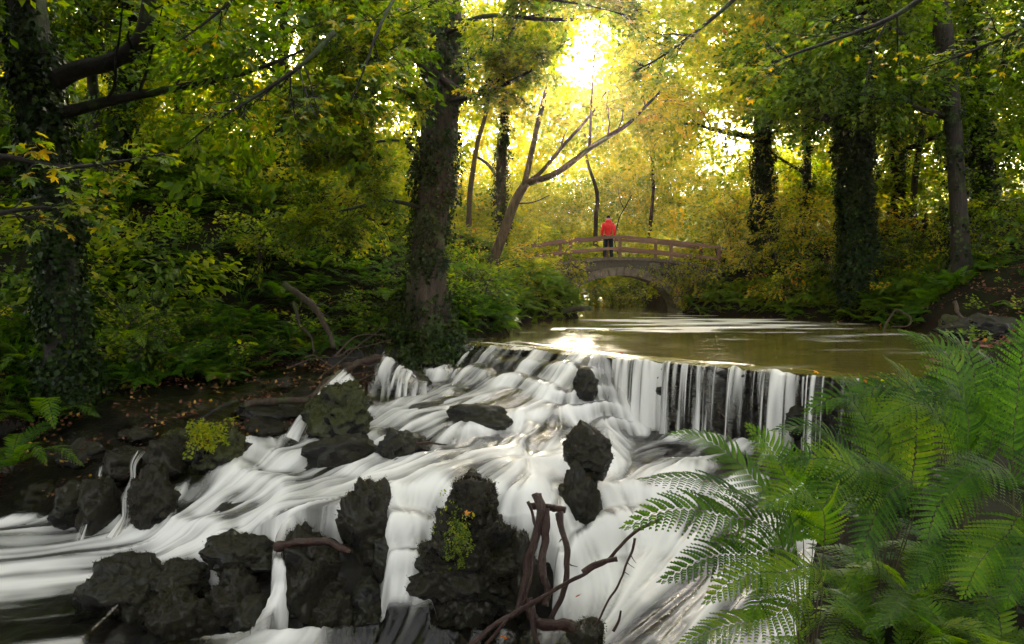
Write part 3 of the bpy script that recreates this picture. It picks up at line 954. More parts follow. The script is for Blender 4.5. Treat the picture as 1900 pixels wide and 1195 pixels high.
me = new_mesh('falling_water', V, remap[q], attrs={'foam': ('POINT', f_.reshape(-1)[used])})
tag(link('falling_water', me, M['water']), 'thin white strands of water falling over the weir face', None, None, 'structure')


# small separate falls between the front and side rocks: draped veils along given paths
def veil(name, path, width, label, foam0=0.85, seed=0, n=60, across=24):
    pts = spline([p for p in path], n)
    T = np.gradient(pts, axis=0); T /= np.linalg.norm(T, axis=1, keepdims=True)
    side = np.cross(T, np.array([0.35, -1.0, 0.25])); side /= np.linalg.norm(side, axis=1, keepdims=True)
    nrm_ = np.cross(side, T)
    wdt = np.interp(np.linspace(0, 1, n), np.linspace(0, 1, len(width)), width)
    a = np.linspace(-1, 1, across)
    tt = np.linspace(0, 1, n)
    A, Tt = np.meshgrid(a, tt, indexing='xy')
    ns_ = fbm(np.stack([A.ravel() * 8 + seed + np.sin(Tt.ravel() * 5) * .4, Tt.ravel() * 2.2, 0 * A.ravel()], -1), 3, seed).reshape(A.shape)
    edge = 1 - np.abs(A) ** 2.2
    V = pts[:, None, :] + side[:, None, :] * (A * wdt[:, None] / 2 * (1 + .15 * ns_))[..., None] + nrm_[:, None, :] * (0.35 * wdt[:, None] * edge * 0.35 * np.sign(-nrm_[:, 1:2]) + 0.02 * ns_)[..., None]
    fo = np.clip(foam0 * smooth(0.0, 0.8, edge) + 0.7 * ns_ * edge, 0, 0.92) * smooth(0, 0.06, Tt)
    i, j = np.meshgrid(np.arange(n - 1), np.arange(across - 1), indexing='ij')
    q = np.stack([i * across + j, i * across + j + 1, (i + 1) * across + j + 1, (i + 1) * across + j], -1).reshape(-1, 4)
    me = new_mesh(name, V.reshape(-1, 3), q, attrs={'foam': ('POINT', fo)})
    return tag(link(name, me, M['water']), label, None, None, 'structure')


veil('fall_water', [at(262, 838, 11.0), at(248, 862, 10.6), at(246, 890, 10.4), at(234, 925, 10.15), at(232, 960, 9.95), at(214, 1002, 9.7)], [.16, .10, .07, .12, .09, .26], 'trickle over the left ledge into the lower pool', 0.36, 9)
veil('fall_water', [at(188, 865, 10.9), at(178, 905, 10.4), at(160, 970, 9.9), at(145, 1010, 9.7)], [.1, .06, .08, .16], 'fainter trickle at the end of the left ledge', 0.25, 10)
veil('fall_water', [at(650, 700, 13.6), at(610, 735, 12.7), at(570, 780, 12.1), at(548, 822, 11.7)], [.45, .4, .35, .45], 'white spill running round the pointed mossy boulder', 0.7, 12)
veil('fall_water', [at(745, 690, 14.3), at(742, 700, 13.98), at(738, 750, 13.9)], [1.0, 1.0, 1.05], 'thin veils over the square ledge rock', 0.38, 13, across=60)

# ------------------------------------------------------------------ stone footbridge
BY0, BY1 = 29.4, 31.2                      # near and far face
BXC, BHALF, BRISE = 4.2, 2.25, 1.50        # arch centre, half span, rise


def deck_z(x):
    return 2.20 - 0.034 * (x - 4.3) ** 2


bridge = empty('footbridge', (BXC, (BY0 + BY1) / 2, 0.0), 'mossy stone arch footbridge with weathered timber railings across the stream', 'bridge')
bo = np.array(bridge.location)


def arch_pt(a, grow=0.0):
    return BXC + (BHALF + grow) * math.cos(a), (BRISE + grow) * math.sin(a) - 0.02


# ring of wedge shaped arch stones
NV = 25
for k in range(NV):
    a0, a1 = math.pi * k / NV + 0.006, math.pi * (k + 1) / NV - 0.006
    pr = 0.03 + random.uniform(-0.012, 0.015)
    ring_h = 0.34 + random.uniform(-0.03, 0.03)
    v = []
    for yy in (BY0 - pr, BY1 + pr):
        for a, g in ((a0, 0.0), (a1, 0.0), (a1, ring_h), (a0, ring_h)):
            x, z = arch_pt(a, g); v.append((x, yy, z))
    v = np.array(v) - bo
    mb = MB(); mb.add(v, [(0, 1, 2, 3), (7, 6, 5, 4), (0, 4, 5, 1), (1, 5, 6, 2), (2, 6, 7, 3), (3, 7, 4, 0)])
    o = mb.build('arch_stone', M['bridge'], bridge, shade=False)
# solid core of the spandrels, cut along the arch
mb = MB()
xs = np.linspace(-0.6, 9.0, 97)
for fy, sgn in ((BY0 + 0.03, 1), (BY1 - 0.03, -1)):
    lo, hi = [], []
    for x in xs:
        u = (x - BXC) / (BHALF + 0.32)
        zb = (BRISE + 0.32) * math.sqrt(max(0, 1 - u * u)) - 0.02 if abs(u) < 1 else -0.4
        lo.append((x, fy, zb)); hi.append((x, fy, deck_z(x) - 0.10))
    v = np.array(lo + hi) - bo
    n = len(xs)
    mb.add(v, [(i, i + 1, n + i + 1, n + i) for i in range(n - 1)])
mb.build('spandrel_core', M['mortar'], bridge, shade=False)
mb = MB()
top = [(x, y, deck_z(x) - 0.09) for y in (BY0 + .02, BY1 - .02) for x in xs]
n = len(xs)
mb.add(np.array(top) - bo, [(i, i + 1, n + i + 1, n + i) for i in range(n - 1)])
mb.build('deck', M['ground'], bridge)
# rubble stones of the spandrel face
cube_v = np.array([(x, y, z) for x in (-.5, .5) for y in (-.5, .5) for z in (-.5, .5)], float)
cube_q = [(0, 1, 3, 2), (4, 6, 7, 5), (0, 4, 5, 1), (2, 3, 7, 6), (0, 2, 6, 4), (1, 5, 7, 3)]


def block_mesh(name, seed, bev=0.09):
    r = np.random.default_rng(seed)
    bm = bmesh.new()
    vs_ = [bm.verts.new(c * (1 + r.uniform(-.10, .06, 3))) for c in cube_v]
    for f in cube_q: bm.faces.new([vs_[i] for i in f])
    bmesh.ops.recalc_face_normals(bm, faces=bm.faces)
    bmesh.ops.bevel(bm, geom=bm.edges[:], offset=bev, segments=1, affect='EDGES')
    me = bpy.data.meshes.new(name); bm.to_mesh(me); bm.free()
    return me


blocks = [block_mesh('rubble_block', 300 + k) for k in range(6)]
z = 0.0
while z < 2.3:
    h = random.uniform(0.17, 0.26)
    x = -0.5 + random.uniform(0, .2)
    while x < 8.9:
        w = random.uniform(0.25, 0.5)
        cx, cz = x + w / 2, z + h / 2
        u = (cx - BXC) / (BHALF + 0.40 + h / 2); zb = (BRISE + 0.40 + h / 2) * math.sqrt(max(0, 1 - u * u))
        if cz > zb and z + h < min(deck_z(x), deck_z(x + w)) - 0.10 and not (abs(cx - BXC) > 3.4 and cz < 0.4):
            o = link('stone', random.choice(blocks), M['bridge'], bridge)
            o.location = (cx - bo[0], BY0 - 0.005 + random.uniform(-.015, .015) - bo[1], cz - bo[2])
            o.scale = (w * 0.97, 0.16, h * 0.95)
        x += w
    z += h
# coping along both edges
for yy in (BY0 - 0.04, BY1 - 0.20):
    x = -0.4
    while x < 8.8:
        w = random.uniform(0.5, 0.8)
        o = link('coping_stone', random.choice(blocks), M['bridge'], bridge)
        sl = math.atan2(deck_z(x + w) - deck_z(x), w)
        o.location = (x + w / 2 - bo[0], yy + 0.12 - bo[1], deck_z(x + w / 2) - 0.06 - bo[2])
        o.rotation_euler = (0, -sl, 0)
        o.scale = (w * 0.98, 0.32, 0.13)
        x += w
# timber railings: posts with two rails between them
post_me = block_mesh('railing_post', 411, 0.05)
rail_me = block_mesh('railing_rail', 412, 0.05)
RX = [(975, 0), (1059, 0), (1151, 0), (1246, 0), (1335, 0)]
px_x = [at(p, 450, BY0)[0] for p, _ in RX]
top_at = lambda x: float(np.interp(x, [-1, .53, 2.3, 4.25, 6.25, 7.6, 9], [2.45, 2.68, 2.93, 3.05, 2.85, 2.68, 2.5]))
for yy, off in ((BY0 + 0.08, 0.0), (BY1 - 0.12, -0.30)):
    for k, x in enumerate(px_x):
        x = x + off
        zt = top_at(x)
        o = link('post', post_me, M['rail'], bridge)
        zb = deck_z(x) - 0.12
        o.location = (x - bo[0], yy - bo[1], (zt + zb) / 2 - bo[2]); o.scale = (0.125, 0.12, zt - zb + 0.02)
        if k + 1 < len(px_x):
            x2 = px_x[k + 1] + off
            for d, hh in ((0.06, 0.115), (0.50, 0.10)):
                z0, z1 = top_at(x) - d, top_at(x2) - d
                o = link('rail', rail_me, M['rail'], bridge)
                o.location = ((x + x2) / 2 - bo[0], yy - 0.09 - bo[1], (z0 + z1) / 2 - bo[2])
                o.rotation_euler = (0, -math.atan2(z1 - z0, x2 - x), 0)
                o.scale = (math.hypot(x2 - x, z1 - z0) + 0.06, 0.05, hh)

# ------------------------------------------------------------------ person on the bridge
def skin_mesh(name, joints, edges, radii, mat, parent=None, root=0, sub=2):
    me = bpy.data.meshes.new(name)
    me.from_pydata([Vector(j) for j in joints], edges, [])
    o = bpy.data.objects.new(name, me); COL.objects.link(o)
    if parent is not None: o.parent = parent
    sm = o.modifiers.new('skin', 'SKIN'); sm.use_smooth_shade = True
    sk = me.skin_vertices[0].data
    for k, r in enumerate(radii):
        sk[k].radius = (r, r) if not isinstance(r, tuple) else r
        sk[k].use_root = (k == root)
    ss = o.modifiers.new('sub', 'SUBSURF'); ss.levels = sub; ss.render_levels = sub
    me.materials.append(mat)
    return o


pxw = at(1128, 440, 30.4)[0]
pz = deck_z(pxw) - 0.085
PJ = {'pel': (0, 0, .92), 'sp1': (0, 0, 1.06), 'sp2': (0, -.02, 1.25), 'chest': (0, -.01, 1.38), 'neck': (0, 0, 1.47), 'nk2': (0, .015, 1.53), 'head': (0, .03, 1.61), 'crown': (0, .03, 1.68),
      'hl': (-.10, 0, .87), 'kl': (-.125, .01, .48), 'al': (-.14, 0, .09), 'fl': (-.15, .11, .045), 'tl': (-.155, .18, .035),
      'hr': (.10, 0, .87), 'kr': (.12, .02, .48), 'ar': (.13, 0, .09), 'fr': (.145, .11, .045), 'tr': (.15, .18, .035),
      'sl': (-.17, 0, 1.39), 'el': (-.25, -.02, 1.12), 'wl': (-.235, .12, .93), 'pl': (-.225, .17, .88),
      'sr': (.17, 0, 1.39), 'er': (.25, -.02, 1.12), 'wr': (.235, .12, .93), 'pr': (.225, .17, .88)}
PR = {'pel': (.155, .11), 'sp1': (.145, .10), 'sp2': (.15, .11), 'chest': (.155, .11), 'neck': .07, 'nk2': .056, 'head': (.076, .095), 'crown': (.06, .075),
      'hl': .085, 'kl': .06, 'al': .042, 'fl': .042, 'tl': .032, 'hr': .085, 'kr': .06, 'ar': .042, 'fr': .042, 'tr': .032,
      'sl': .066, 'el': .046, 'wl': .028, 'pl': .032, 'sr': .066, 'er': .046, 'wr': .028, 'pr': .032}
PE = [('pel', 'sp1'), ('sp1', 'sp2'), ('sp2', 'chest'), ('chest', 'neck'), ('neck', 'nk2'), ('nk2', 'head'), ('head', 'crown'), ('pel', 'hl'), ('hl', 'kl'), ('kl', 'al'), ('al', 'fl'), ('fl', 'tl'),
      ('pel', 'hr'), ('hr', 'kr'), ('kr', 'ar'), ('ar', 'fr'), ('fr', 'tr'), ('chest', 'sl'), ('sl', 'el'), ('el', 'wl'), ('wl', 'pl'), ('chest', 'sr'), ('sr', 'er'), ('er', 'wr'), ('wr', 'pr')]
for sd, sx in (('l', -1), ('r', 1)):          # five fingers of different lengths, a little curled
    for k, (dx, ln) in enumerate(((-.026, .062), (-.009, .072), (.009, .068), (.025, .052))):
        b = np.array(PJ['p' + sd]) + np.array([dx, .02, -.02])
        n1, n2_, n3 = f'f{sd}{k}a', f'f{sd}{k}b', f'f{sd}{k}c'
        PJ[n1] = tuple(b); PJ[n2_] = tuple(b + np.array([0, ln * .45, -ln * .45])); PJ[n3] = tuple(b + np.array([0, ln * .5, -ln * .95]))
        PR[n1], PR[n2_], PR[n3] = .010, .009, .007
        PE += [('p' + sd, n1), (n1, n2_), (n2_, n3)]
    b = np.array(PJ['w' + sd]) * .5 + np.array(PJ['p' + sd]) * .5
    PJ['t' + sd + 'a'] = tuple(b + np.array([-sx * .035, .015, -.005])); PJ['t' + sd + 'b'] = tuple(b + np.array([-sx * .05, .045, -.03]))
    PR['t' + sd + 'a'], PR['t' + sd + 'b'] = .012, .009
    PE += [('p' + sd, 't' + sd + 'a'), ('t' + sd + 'a', 't' + sd + 'b')]


def figure(keys, grow, name, mat, parent, extra=None):
    ks = [k for k in PJ if k in keys] if keys else list(PJ)
    J = [PJ[k] for k in ks]; ix = {k: n for n, k in enumerate(ks)}
    E = [(ix[a], ix[b]) for a, b in PE if a in ix and b in ix]
    R = []
    for k in ks:
        r = PR[k]
        g = (extra or {}).get(k, grow)
        R.append((r[0] + g, r[1] + g) if isinstance(r, tuple) else (r + g, r + g))
    return skin_mesh(name, J, E, R, mat, parent, ix.get('pel', ix.get('sp1', 0)))


person = figure(None, 0.0, 'person', M['skin'], None)
tag(person, 'person in a red hooded jacket and dark trousers standing on the footbridge, seen from behind', 'person')
person.location = (pxw, 30.3, pz)
person.rotation_euler = (0, 0, math.radians(-6))
person.scale = (1.02, 1.02, 1.02)
figure({'pel', 'sp1', 'sp2', 'chest', 'neck', 'sl', 'el', 'wl', 'sr', 'er', 'wr'}, .028, 'jacket', M['red'], person, {'neck': .035, 'pel': .035, 'wl': .022, 'wr': .022})
figure({'pel', 'hl', 'kl', 'al', 'hr', 'kr', 'ar'}, .022, 'trousers', M['trousers'], person, {'pel': .008, 'kl': .026, 'kr': .026, 'al': .03, 'ar': .03})
for sd in 'lr':
    b_ = skin_mesh('boot', [PJ['a' + sd], PJ['f' + sd], PJ['t' + sd]], [(0, 1), (1, 2)], [.058, .054, .045], M['boot'], person)
hood = skin_mesh('hood', [(-.10, -.05, 1.47), (0, -.10, 1.50), (.10, -.05, 1.47)], [(0, 1), (1, 2)], [.06, .085, .06], M['red'], person, 1)
hair = skin_mesh('hair', [(0, .0, 1.60), (0, .015, 1.67), (0, .05, 1.705)], [(0, 1), (1, 2)], [(.083, .085), (.083, .09), (.06, .07)], M['hair'], person)
mbf = MB()
mbf.tube([(0, .118, 1.635), (0, .150, 1.600), (0, .128, 1.585)], [.010, .017, .008], 8)
mbf.build('nose', M['skin'], person)
for sx in (-1, 1):
    mbe = MB(); mbe.tube([(sx * .033, .122, 1.64), (sx * .033, .134, 1.64)], [.013, .009], 8); mbe.build('eye', M['hair'], person)
    mba = MB(); mba.tube([(sx * .088, .02, 1.64), (sx * .100, .01, 1.625), (sx * .088, .02, 1.595)], [.012, .016, .010], 8); mba.build('ear', M['skin'], person)
mbm = MB(); mbm.tube([(-.025, .125, 1.56), (0, .134, 1.557), (.025, .125, 1.56)], [.006, .008, .006], 6); mbm.build('mouth', M['red'], person)

# ------------------------------------------------------------------ foliage building blocks
def frame(dirs, up, roll=None):
    """rotation matrices whose x axis follows dirs and z axis is close to up"""
    d = dirs / (np.linalg.norm(dirs, axis=1, keepdims=True) + 1e-9)
    s = np.cross(up, d); s /= np.linalg.norm(s, axis=1, keepdims=True) + 1e-9
    u = np.cross(d, s)
    if roll is not None:
        c, sn = np.cos(roll)[:, None], np.sin(roll)[:, None]
        s, u = s * c + u * sn, -s * sn + u * c
    return np.stack([d, s, u], -1)


def leaf_quads(pos, dirs, normals, size, shape='oval'):
    """one quad per leaf, or three for a lobed leaf; returns (n*k,4,3)"""
    Rm = frame(dirs, normals)
    if shape == 'oval':
        loc = np.array([[(0, 0, 0), (.45, .30, .05), (1, 0, -.06), (.45, -.30, .05)]], float)
    elif shape == 'round':
        loc = np.array([[(0, 0, 0), (.35, .42, .04), (1, 0, -.04), (.35, -.42, .04)]], float)
    else:
        loc = np.array([[(0, 0, 0), (.42, .20, .02), (1.0, 0, -.08), (.42, -.20, .02)],
                        [(0, 0, 0), (.10, .28, .0), (.62, .62, -.06), (.42, .16, .02)],
                        [(0, 0, 0), (.42, -.16, .02), (.62, -.62, -.06), (.10, -.28, .0)],
                        ], float)
    k = len(loc)
    v = np.einsum('nij,kpj->nkpi', Rm, loc) * size[:, None, None, None] + pos[:, None, None, :]
    return v.reshape(-1, 4, 3), k


def spray(seed, nleaf, length, width, lsize, shape='oval', droop=.25, tilt=.45, twig=True, thick=.06):
    """a leafy twig: leaves in a loose flat layer along a drooping stem; (quads, tint jitter, material index)"""
    r = np.random.default_rng(seed)
    u = r.uniform(.08, 1, nleaf) ** .8
    side = r.choice([-1, 1], nleaf) * r.uniform(0, 1, nleaf) ** .7 * width * (1.05 - .75 * u)
    pos = np.stack([u * length, side, -droop * length * u ** 2 + r.normal(0, thick, nleaf) * length - .12 * np.abs(side)], -1)
    dirs = np.stack([r.uniform(.3, 1.0, nleaf), np.sign(side) * r.uniform(.2, 1.0, nleaf), r.normal(-.25, .3, nleaf)], -1)
    nrm_ = np.stack([r.normal(0, tilt, nleaf), r.normal(0, tilt, nleaf), np.ones(nleaf)], -1)
    q, k = leaf_quads(pos, dirs, nrm_, lsize * r.uniform(.6, 1.25, nleaf), shape)
    jit = np.repeat(r.normal(0, .09, nleaf), k)
    mi = np.zeros(len(q), int)
    if twig:
        tq = []
        m = 5
        uu = np.linspace(0, 1, m)
        c = np.stack([uu * length * .95, 0 * uu, -droop * length * uu ** 2], -1)
        w = .010 * length
        for a in range(m - 1):
            for o1 in (np.array([0, w, 0]), np.array([0, 0, w])):
                tq.append([c[a] - o1, c[a] + o1, c[a + 1] + o1 * .7, c[a + 1] - o1 * .7])
        for b in range(6):
            u0 = .15 + .12 * b
            p0 = np.array([u0 * length, 0, -droop * length * u0 ** 2])
            sg = 1 if b % 2 else -1
            p1 = p0 + np.array([.16 * length, sg * width * (1 - .75 * u0) * .9, -.06 * length])
            o1 = np.array([w * .5, 0, w * .5])
            tq.append([p0 - o1, p0 + o1, p1 + o1 * .4, p1 - o1 * .4])
        tq = np.array(tq)
        q = np.concatenate([q, tq]); jit = np.r_[jit, np.zeros(len(tq))]; mi = np.r_[mi, np.ones(len(tq), int)]
    return q, jit, mi


def scatter_mesh(name, variants, pos, Rm, scale, tint, seed=0):
    """points that carry one leafy piece each; link() hangs the pieces on them with a node group"""
    r = np.random.default_rng(seed)
    n = len(pos)
    me = bpy.data.meshes.new(name)
    me.vertices.add(n)
    me.vertices.foreach_set('co', np.asarray(pos, np.float32).ravel())
    ey = np.arcsin(np.clip(-Rm[:, 2, 0], -1, 1)); ex = np.arctan2(Rm[:, 2, 1], Rm[:, 2, 2]); ez = np.arctan2(Rm[:, 1, 0], Rm[:, 0, 0])
    a = me.attributes.new('turn', 'FLOAT_VECTOR', 'POINT'); a.data.foreach_set('vector', np.stack([ex, ey, ez], -1).astype(np.float32).ravel())
    a = me.attributes.new('size', 'FLOAT', 'POINT'); a.data.foreach_set('value', np.asarray(scale, np.float32))
    a = me.attributes.new('itint', 'FLOAT', 'POINT'); a.data.foreach_set('value', np.asarray(tint, np.float32))
    a = me.attributes.new('pick', 'INT', 'POINT'); a.data.foreach_set('value', r.integers(0, len(variants), n).astype(np.int32))
    SCATTER[me.name] = variants
    return me


def leaf_group(variants, mats):
    key = (tuple(id(v[0]) for v in variants), tuple(m.name for m in mats))
    if key in GROUPS: return GROUPS[key]
    KEEP.append(variants)
    g = bpy.data.node_groups.new('leafy_pieces', 'GeometryNodeTree')
    g.interface.new_socket('Geometry', in_out='INPUT', socket_type='NodeSocketGeometry')
    g.interface.new_socket('Geometry', in_out='OUTPUT', socket_type='NodeSocketGeometry')
    N, L = g.nodes, g.links
    gi, go = N.new('NodeGroupInput'), N.new('NodeGroupOutput')
    join = N.new('GeometryNodeJoinGeometry')
    made = []
    for q, jit, mi in variants:
        me = new_mesh('leafy_piece', q.reshape(-1, 3), np.arange(len(q) * 4).reshape(-1, 4), attrs={'tint': ('FACE', jit)}, matidx=np.minimum(mi, len(mats) - 1), shade=False)
        for m in mats: me.materials.append(m)
        made.append(bpy.data.objects.new('leafy_piece', me))
    for o in reversed(made):
        oi = N.new('GeometryNodeObjectInfo'); oi.inputs['Object'].default_value = o; oi.inputs['As Instance'].default_value = False
        ti = N.new('GeometryNodeGeometryToInstance')
        L.new(oi.outputs['Geometry'], ti.inputs[0]); L.new(ti.outputs[0], join.inputs[0])
    iop = N.new('GeometryNodeInstanceOnPoints'); iop.inputs['Pick Instance'].default_value = True

    def attr(nm, typ):
        a = N.new('GeometryNodeInputNamedAttribute'); a.data_type = typ; a.inputs['Name'].default_value = nm
        return next(o for o in a.outputs if o.enabled and o.name == 'Attribute')
    e2r = N.new('FunctionNodeEulerToRotation')
    L.new(gi.outputs[0], iop.inputs['Points']); L.new(join.outputs[0], iop.inputs['Instance'])
    L.new(attr('turn', 'FLOAT_VECTOR'), e2r.inputs[0]); L.new(e2r.outputs[0], iop.inputs['Rotation'])
    L.new(attr('size', 'FLOAT'), iop.inputs['Scale']); L.new(attr('pick', 'INT'), iop.inputs['Instance Index'])
    L.new(iop.outputs[0], go.inputs[0])
    GROUPS[key] = g
    return g


def blob_points(centres, radii, per, seed, squash=.8):
    """points near the surface of leafy masses, with the direction outwards"""
    r = np.random.default_rng(seed)
    P, D, I = [], [], []
    for k, (c, R) in enumerate(zip(centres, radii)):
        n = max(3, int(per * R * R))
        d = r.normal(size=(n, 3)); d /= np.linalg.norm(d, axis=1, keepdims=True)
        d[:, 2] = np.abs(d[:, 2]) * np.where(r.random(n) < .3, -1, 1)
        rr = R * r.uniform(.35, 1.0, n) ** .6
        P.append(c + d * rr[:, None] * np.array([1, 1, squash])); D.append(d); I.append(np.full(n, k))
    return np.concatenate(P), np.concatenate(D), np.concatenate(I)


def spray_frames(D, r, level=.6):
    d = D.copy(); d[:, 2] = d[:, 2] * (1 - level) - .05 + r.normal(0, .15, len(d))
    d += r.normal(0, .25, d.shape)
    up = np.stack([r.normal(0, .3, len(d)), r.normal(0, .3, len(d)), np.ones(len(d))], -1)
    return frame(d, up)


FAR = [spray(500 + k, 46, 1.0, .45, .15, 'oval', twig=False, thick=.12) for k in range(5)]
MID = [spray(520 + k, 60, 1.0, .42, .115, 'lobed', thick=.07) for k in range(5)]
NEAR = [spray(540 + k, 46, 1.0, .40, .125, 'lobed', thick=.05) for k in range(4)]
IVY = [spray(560 + k, 20, .30, .16, .075, 'round', droop=.5, tilt=.7, twig=False, thick=.12) for k in range(4)]
SHRUB = [spray(580 + k, 34, .75, .32, .11, 'oval', droop=.2, thick=.08) for k in range(4)]
LEAFM = [M['foliage'], M['twig']]


# ------------------------------------------------------------------ trees
def limb_path(p0, d, length, seed, bend=.35, n=9, lift=.1):
    r = np.random.default_rng(seed)
    pts = [np.array(p0, float)]
    d = np.array(d, float); d /= np.linalg.norm(d)
    for k in range(n - 1):
        d = d + r.normal(0, bend / n * 1.6, 3) + np.array([0, 0, lift / n])
        d /= np.linalg.norm(d)
        pts.append(pts[-1] + d * length / (n - 1))
    return np.array(pts)


def branchlets(mb, path, rad0, seed, n=5, depth=1, ratio=.5, bend=.5, tips=None):
    r = np.random.default_rng(seed)
    L = np.linalg.norm(np.diff(path, axis=0), axis=1).sum()
    for k in range(n):
        u = r.uniform(.25, .97)
        i = min(int(u * (len(path) - 1)), len(path) - 2)
        t = path[i + 1] - path[i]; t /= np.linalg.norm(t)
        s = np.cross(t, r.normal(size=3)); s /= np.linalg.norm(s)
        d = t * r.uniform(.3, .8) + s * r.uniform(.5, 1.0); d[2] *= .6
        ln = L * ratio * (1.15 - u) * r.uniform(.6, 1.2)
        p = limb_path(path[i], d, ln, seed * 31 + k, bend, 7, .15)
        r0 = max(rad0 * (1 - u * .75) * .45, .006)
        mb.tube(p, np.linspace(r0, r0 * .3, len(p)), 5, cap=False)
        if tips is not None: tips.append(p)
        if depth > 1: branchlets(mb, p, r0, seed * 7 + k, max(2, n - 2), depth - 1, ratio, bend, tips)


def ivy_on(parent, path, rad, n, seed, z0=None, z1=None, origin=(0, 0, 0), reach=.12, name='ivy', mat='ivy', variants=None, sc=1.0, tint=(0, .8)):
    r = np.random.default_rng(seed)
    u = r.uniform(0, 1, n) * (len(path) - 1.001)
    i = u.astype(int); f = (u - i)[:, None]
    c = path[i] * (1 - f) + path[i + 1] * f
    rr = rad[i] * (1 - f[:, 0]) + rad[i + 1] * f[:, 0]
    a = r.uniform(0, 2 * math.pi, n)
    out = np.stack([np.cos(a), np.sin(a), r.normal(.05, .15, n)], -1)
    p = c + out * (rr + r.uniform(0, reach, n))[:, None] - np.asarray(origin)
    d = out * .5 + np.array([0, 0, -.8]) + r.normal(0, .25, (n, 3))
    Rm = frame(d, out)
    me = scatter_mesh(name, variants or IVY, p, Rm, sc * r.uniform(.45, 1.6, n), r.uniform(tint[0], tint[1], n), seed)
    return tag(link(name, me, [M[mat], M['twig']], parent), kind='stuff')


def crown_mesh(name, centres, radii, per, seed, tint, variants, size=1.0, origin=(0, 0, 0), squash=.7, clip=None):
    r = np.random.default_rng(seed)
    P, D, I = blob_points(np.asarray(centres, float), radii, per, seed, squash)
    if clip is not None:
        m = clip(P); P, D, I = P[m], D[m], I[m]
    Rm = spray_frames(D, r)
    tv = np.array([tint[0] + (tint[1] - tint[0]) * r.random() for _ in centres])[I] + r.normal(0, .07, len(P))
    return scatter_mesh(name, variants, P - np.asarray(origin), Rm, size * r.uniform(.5, 1.5, len(P)), np.clip(tv, 0, 1), seed)


def sun_gap(P, half=46, soft=18):
    """keeps the opening in the leaves through which the sun is seen: a tunnel of sky along the sun's direction"""
    rel = P - CAM
    along = rel @ SUN
    off = np.linalg.norm(rel - along[:, None] * SUN, axis=1)
    ang = off / np.maximum(along, .1) * F
    return ang > half + soft * RNG.random(len(P)) - 6


def tree(name, pts, widths, label, bark='bark', group='tree trunks of the wood', crown=None, limbs=4, ivy=0, seed=1, sides=14, rough=.12, flare=1.5, ctint=(.2, .5), clip=sun_gap, per=22, csize=1.0, up_to=13.0, variants=None, ivyreach=.12, ivy_up=1.0):
    """pts: (px, py, distance); widths in metres at those points; the trunk goes on above the frame to up_to"""
    W_ = [at(*p) for p in pts]
    rad = [w / 2 for w in widths]
    top = W_[-1]
    if top[2] < up_to:
        d = W_[-1] - W_[-2]; d /= np.linalg.norm(d); d = d * .5 + np.array([0, 0, .5])
        d /= np.linalg.norm(d)
        extra = W_[-1] + d * (up_to - top[2])
        W_.append(extra); rad.append(rad[-1] * .45)
    g = ground_z(np.array([W_[0][0]]), np.array([W_[0][1]]))[0]
    base = np.array([W_[0][0], W_[0][1], g - .15])
    if W_[0][2] > g + .3:
        W_.insert(0, base); rad.insert(0, rad[0] * flare)
    else:
        W_[0][2] = g - .15; rad[0] *= flare
    path = spline(W_, 40)
    rr = np.interp(np.linspace(0, len(rad) - 1, 40), np.arange(len(rad)), rad)
    o = empty(name, base, label, 'tree', group)
    mb = MB(); mb.tube(path, rr, sides, rough, seed)
    mb.build('trunk', M[bark], o, origin=base)
    r = np.random.default_rng(seed)
    ctrs, rads = [], []
    for k in range(limbs):
        u = r.uniform(.45, .95)
        i = int(u * 39)
        a = r.uniform(0, 2 * math.pi)
        d = (math.cos(a), math.sin(a), r.uniform(.1, .7))
        L = (up_to * .32) * r.uniform(.7, 1.3)
        p = limb_path(path[i], d, L, seed * 13 + k, .5)
        mb = MB(); mb.tube(p, np.linspace(rr[i] * .45, .02, len(p)), 7, .1, seed, cap=False)
        branchlets(mb, p, rr[i] * .4, seed * 17 + k, 5, 2)
        mb.build('limb', M[bark], o, origin=base)
        ctrs += [p[-1], p[-3]]; rads += [1.3, 1.2]
    if crown:
        for (dx, dy, dz, R) in crown:
            ctrs.append(path[-1] + np.array([dx, dy, dz])); rads.append(R)
    if ctrs:
        me = crown_mesh('crown', ctrs, rads, per, seed, ctint, variants or FAR, csize, base, clip=clip)
        tag(link('crown', me, LEAFM, o), kind='stuff')
    if ivy:
        n1 = max(8, int(40 * ivy_up))
        ivy_on(o, path[:n1], rr[:n1], ivy, seed + 3, origin=base, reach=ivyreach)
    return o, path, rr, base


CR = [(0, 0, 0, 2.6), (1.8, .6, -1.2, 2.0), (-1.7, -.5, -1.0, 2.1), (.4, 1.7, -1.6, 2.0), (-.4, -1.8, -1.5, 1.9), (.2, .1, 1.6, 1.8)]
CRS = [(0, 0, 0, 1.8), (1.2, .4, -.9, 1.4), (-1.2, -.3, -.8, 1.4), (.2, 1.1, -1.2, 1.3)]

# the big tree on the left bank
main, mpath, mrad, mbase = tree('sycamore_tree', [(795, 590, 16.8), (793, 480, 16.8), (803, 380, 16.8), (812, 280, 16.8), (822, 120, 16.8), (826, 0, 16.8)], [.85, .70, .72, .74, .72, .70],
                                'thickest tree on the left bank, ivy on its furrowed trunk, beside the weir', limbs=0, ivy=650, seed=5, sides=40, rough=.16, flare=1.3, crown=CR, up_to=14, ctint=(.25, .5), ivyreach=.06)


def tree_branch(parent, base, pts, r0, r1, seed, bark='bark_dark', twigs=6, name='branch', depth=2, ratio=.45):
    p = spline([at(*q_) for q_ in pts], 22)
    mb = MB(); mb.tube(p, np.linspace(r0, r1, len(p)), 7, .1, seed)
    tips = []
    branchlets(mb, p, r0, seed, twigs, depth, ratio, .7, tips)
    o = mb.build(name, M[bark], parent, origin=base)
    return o, p, tips


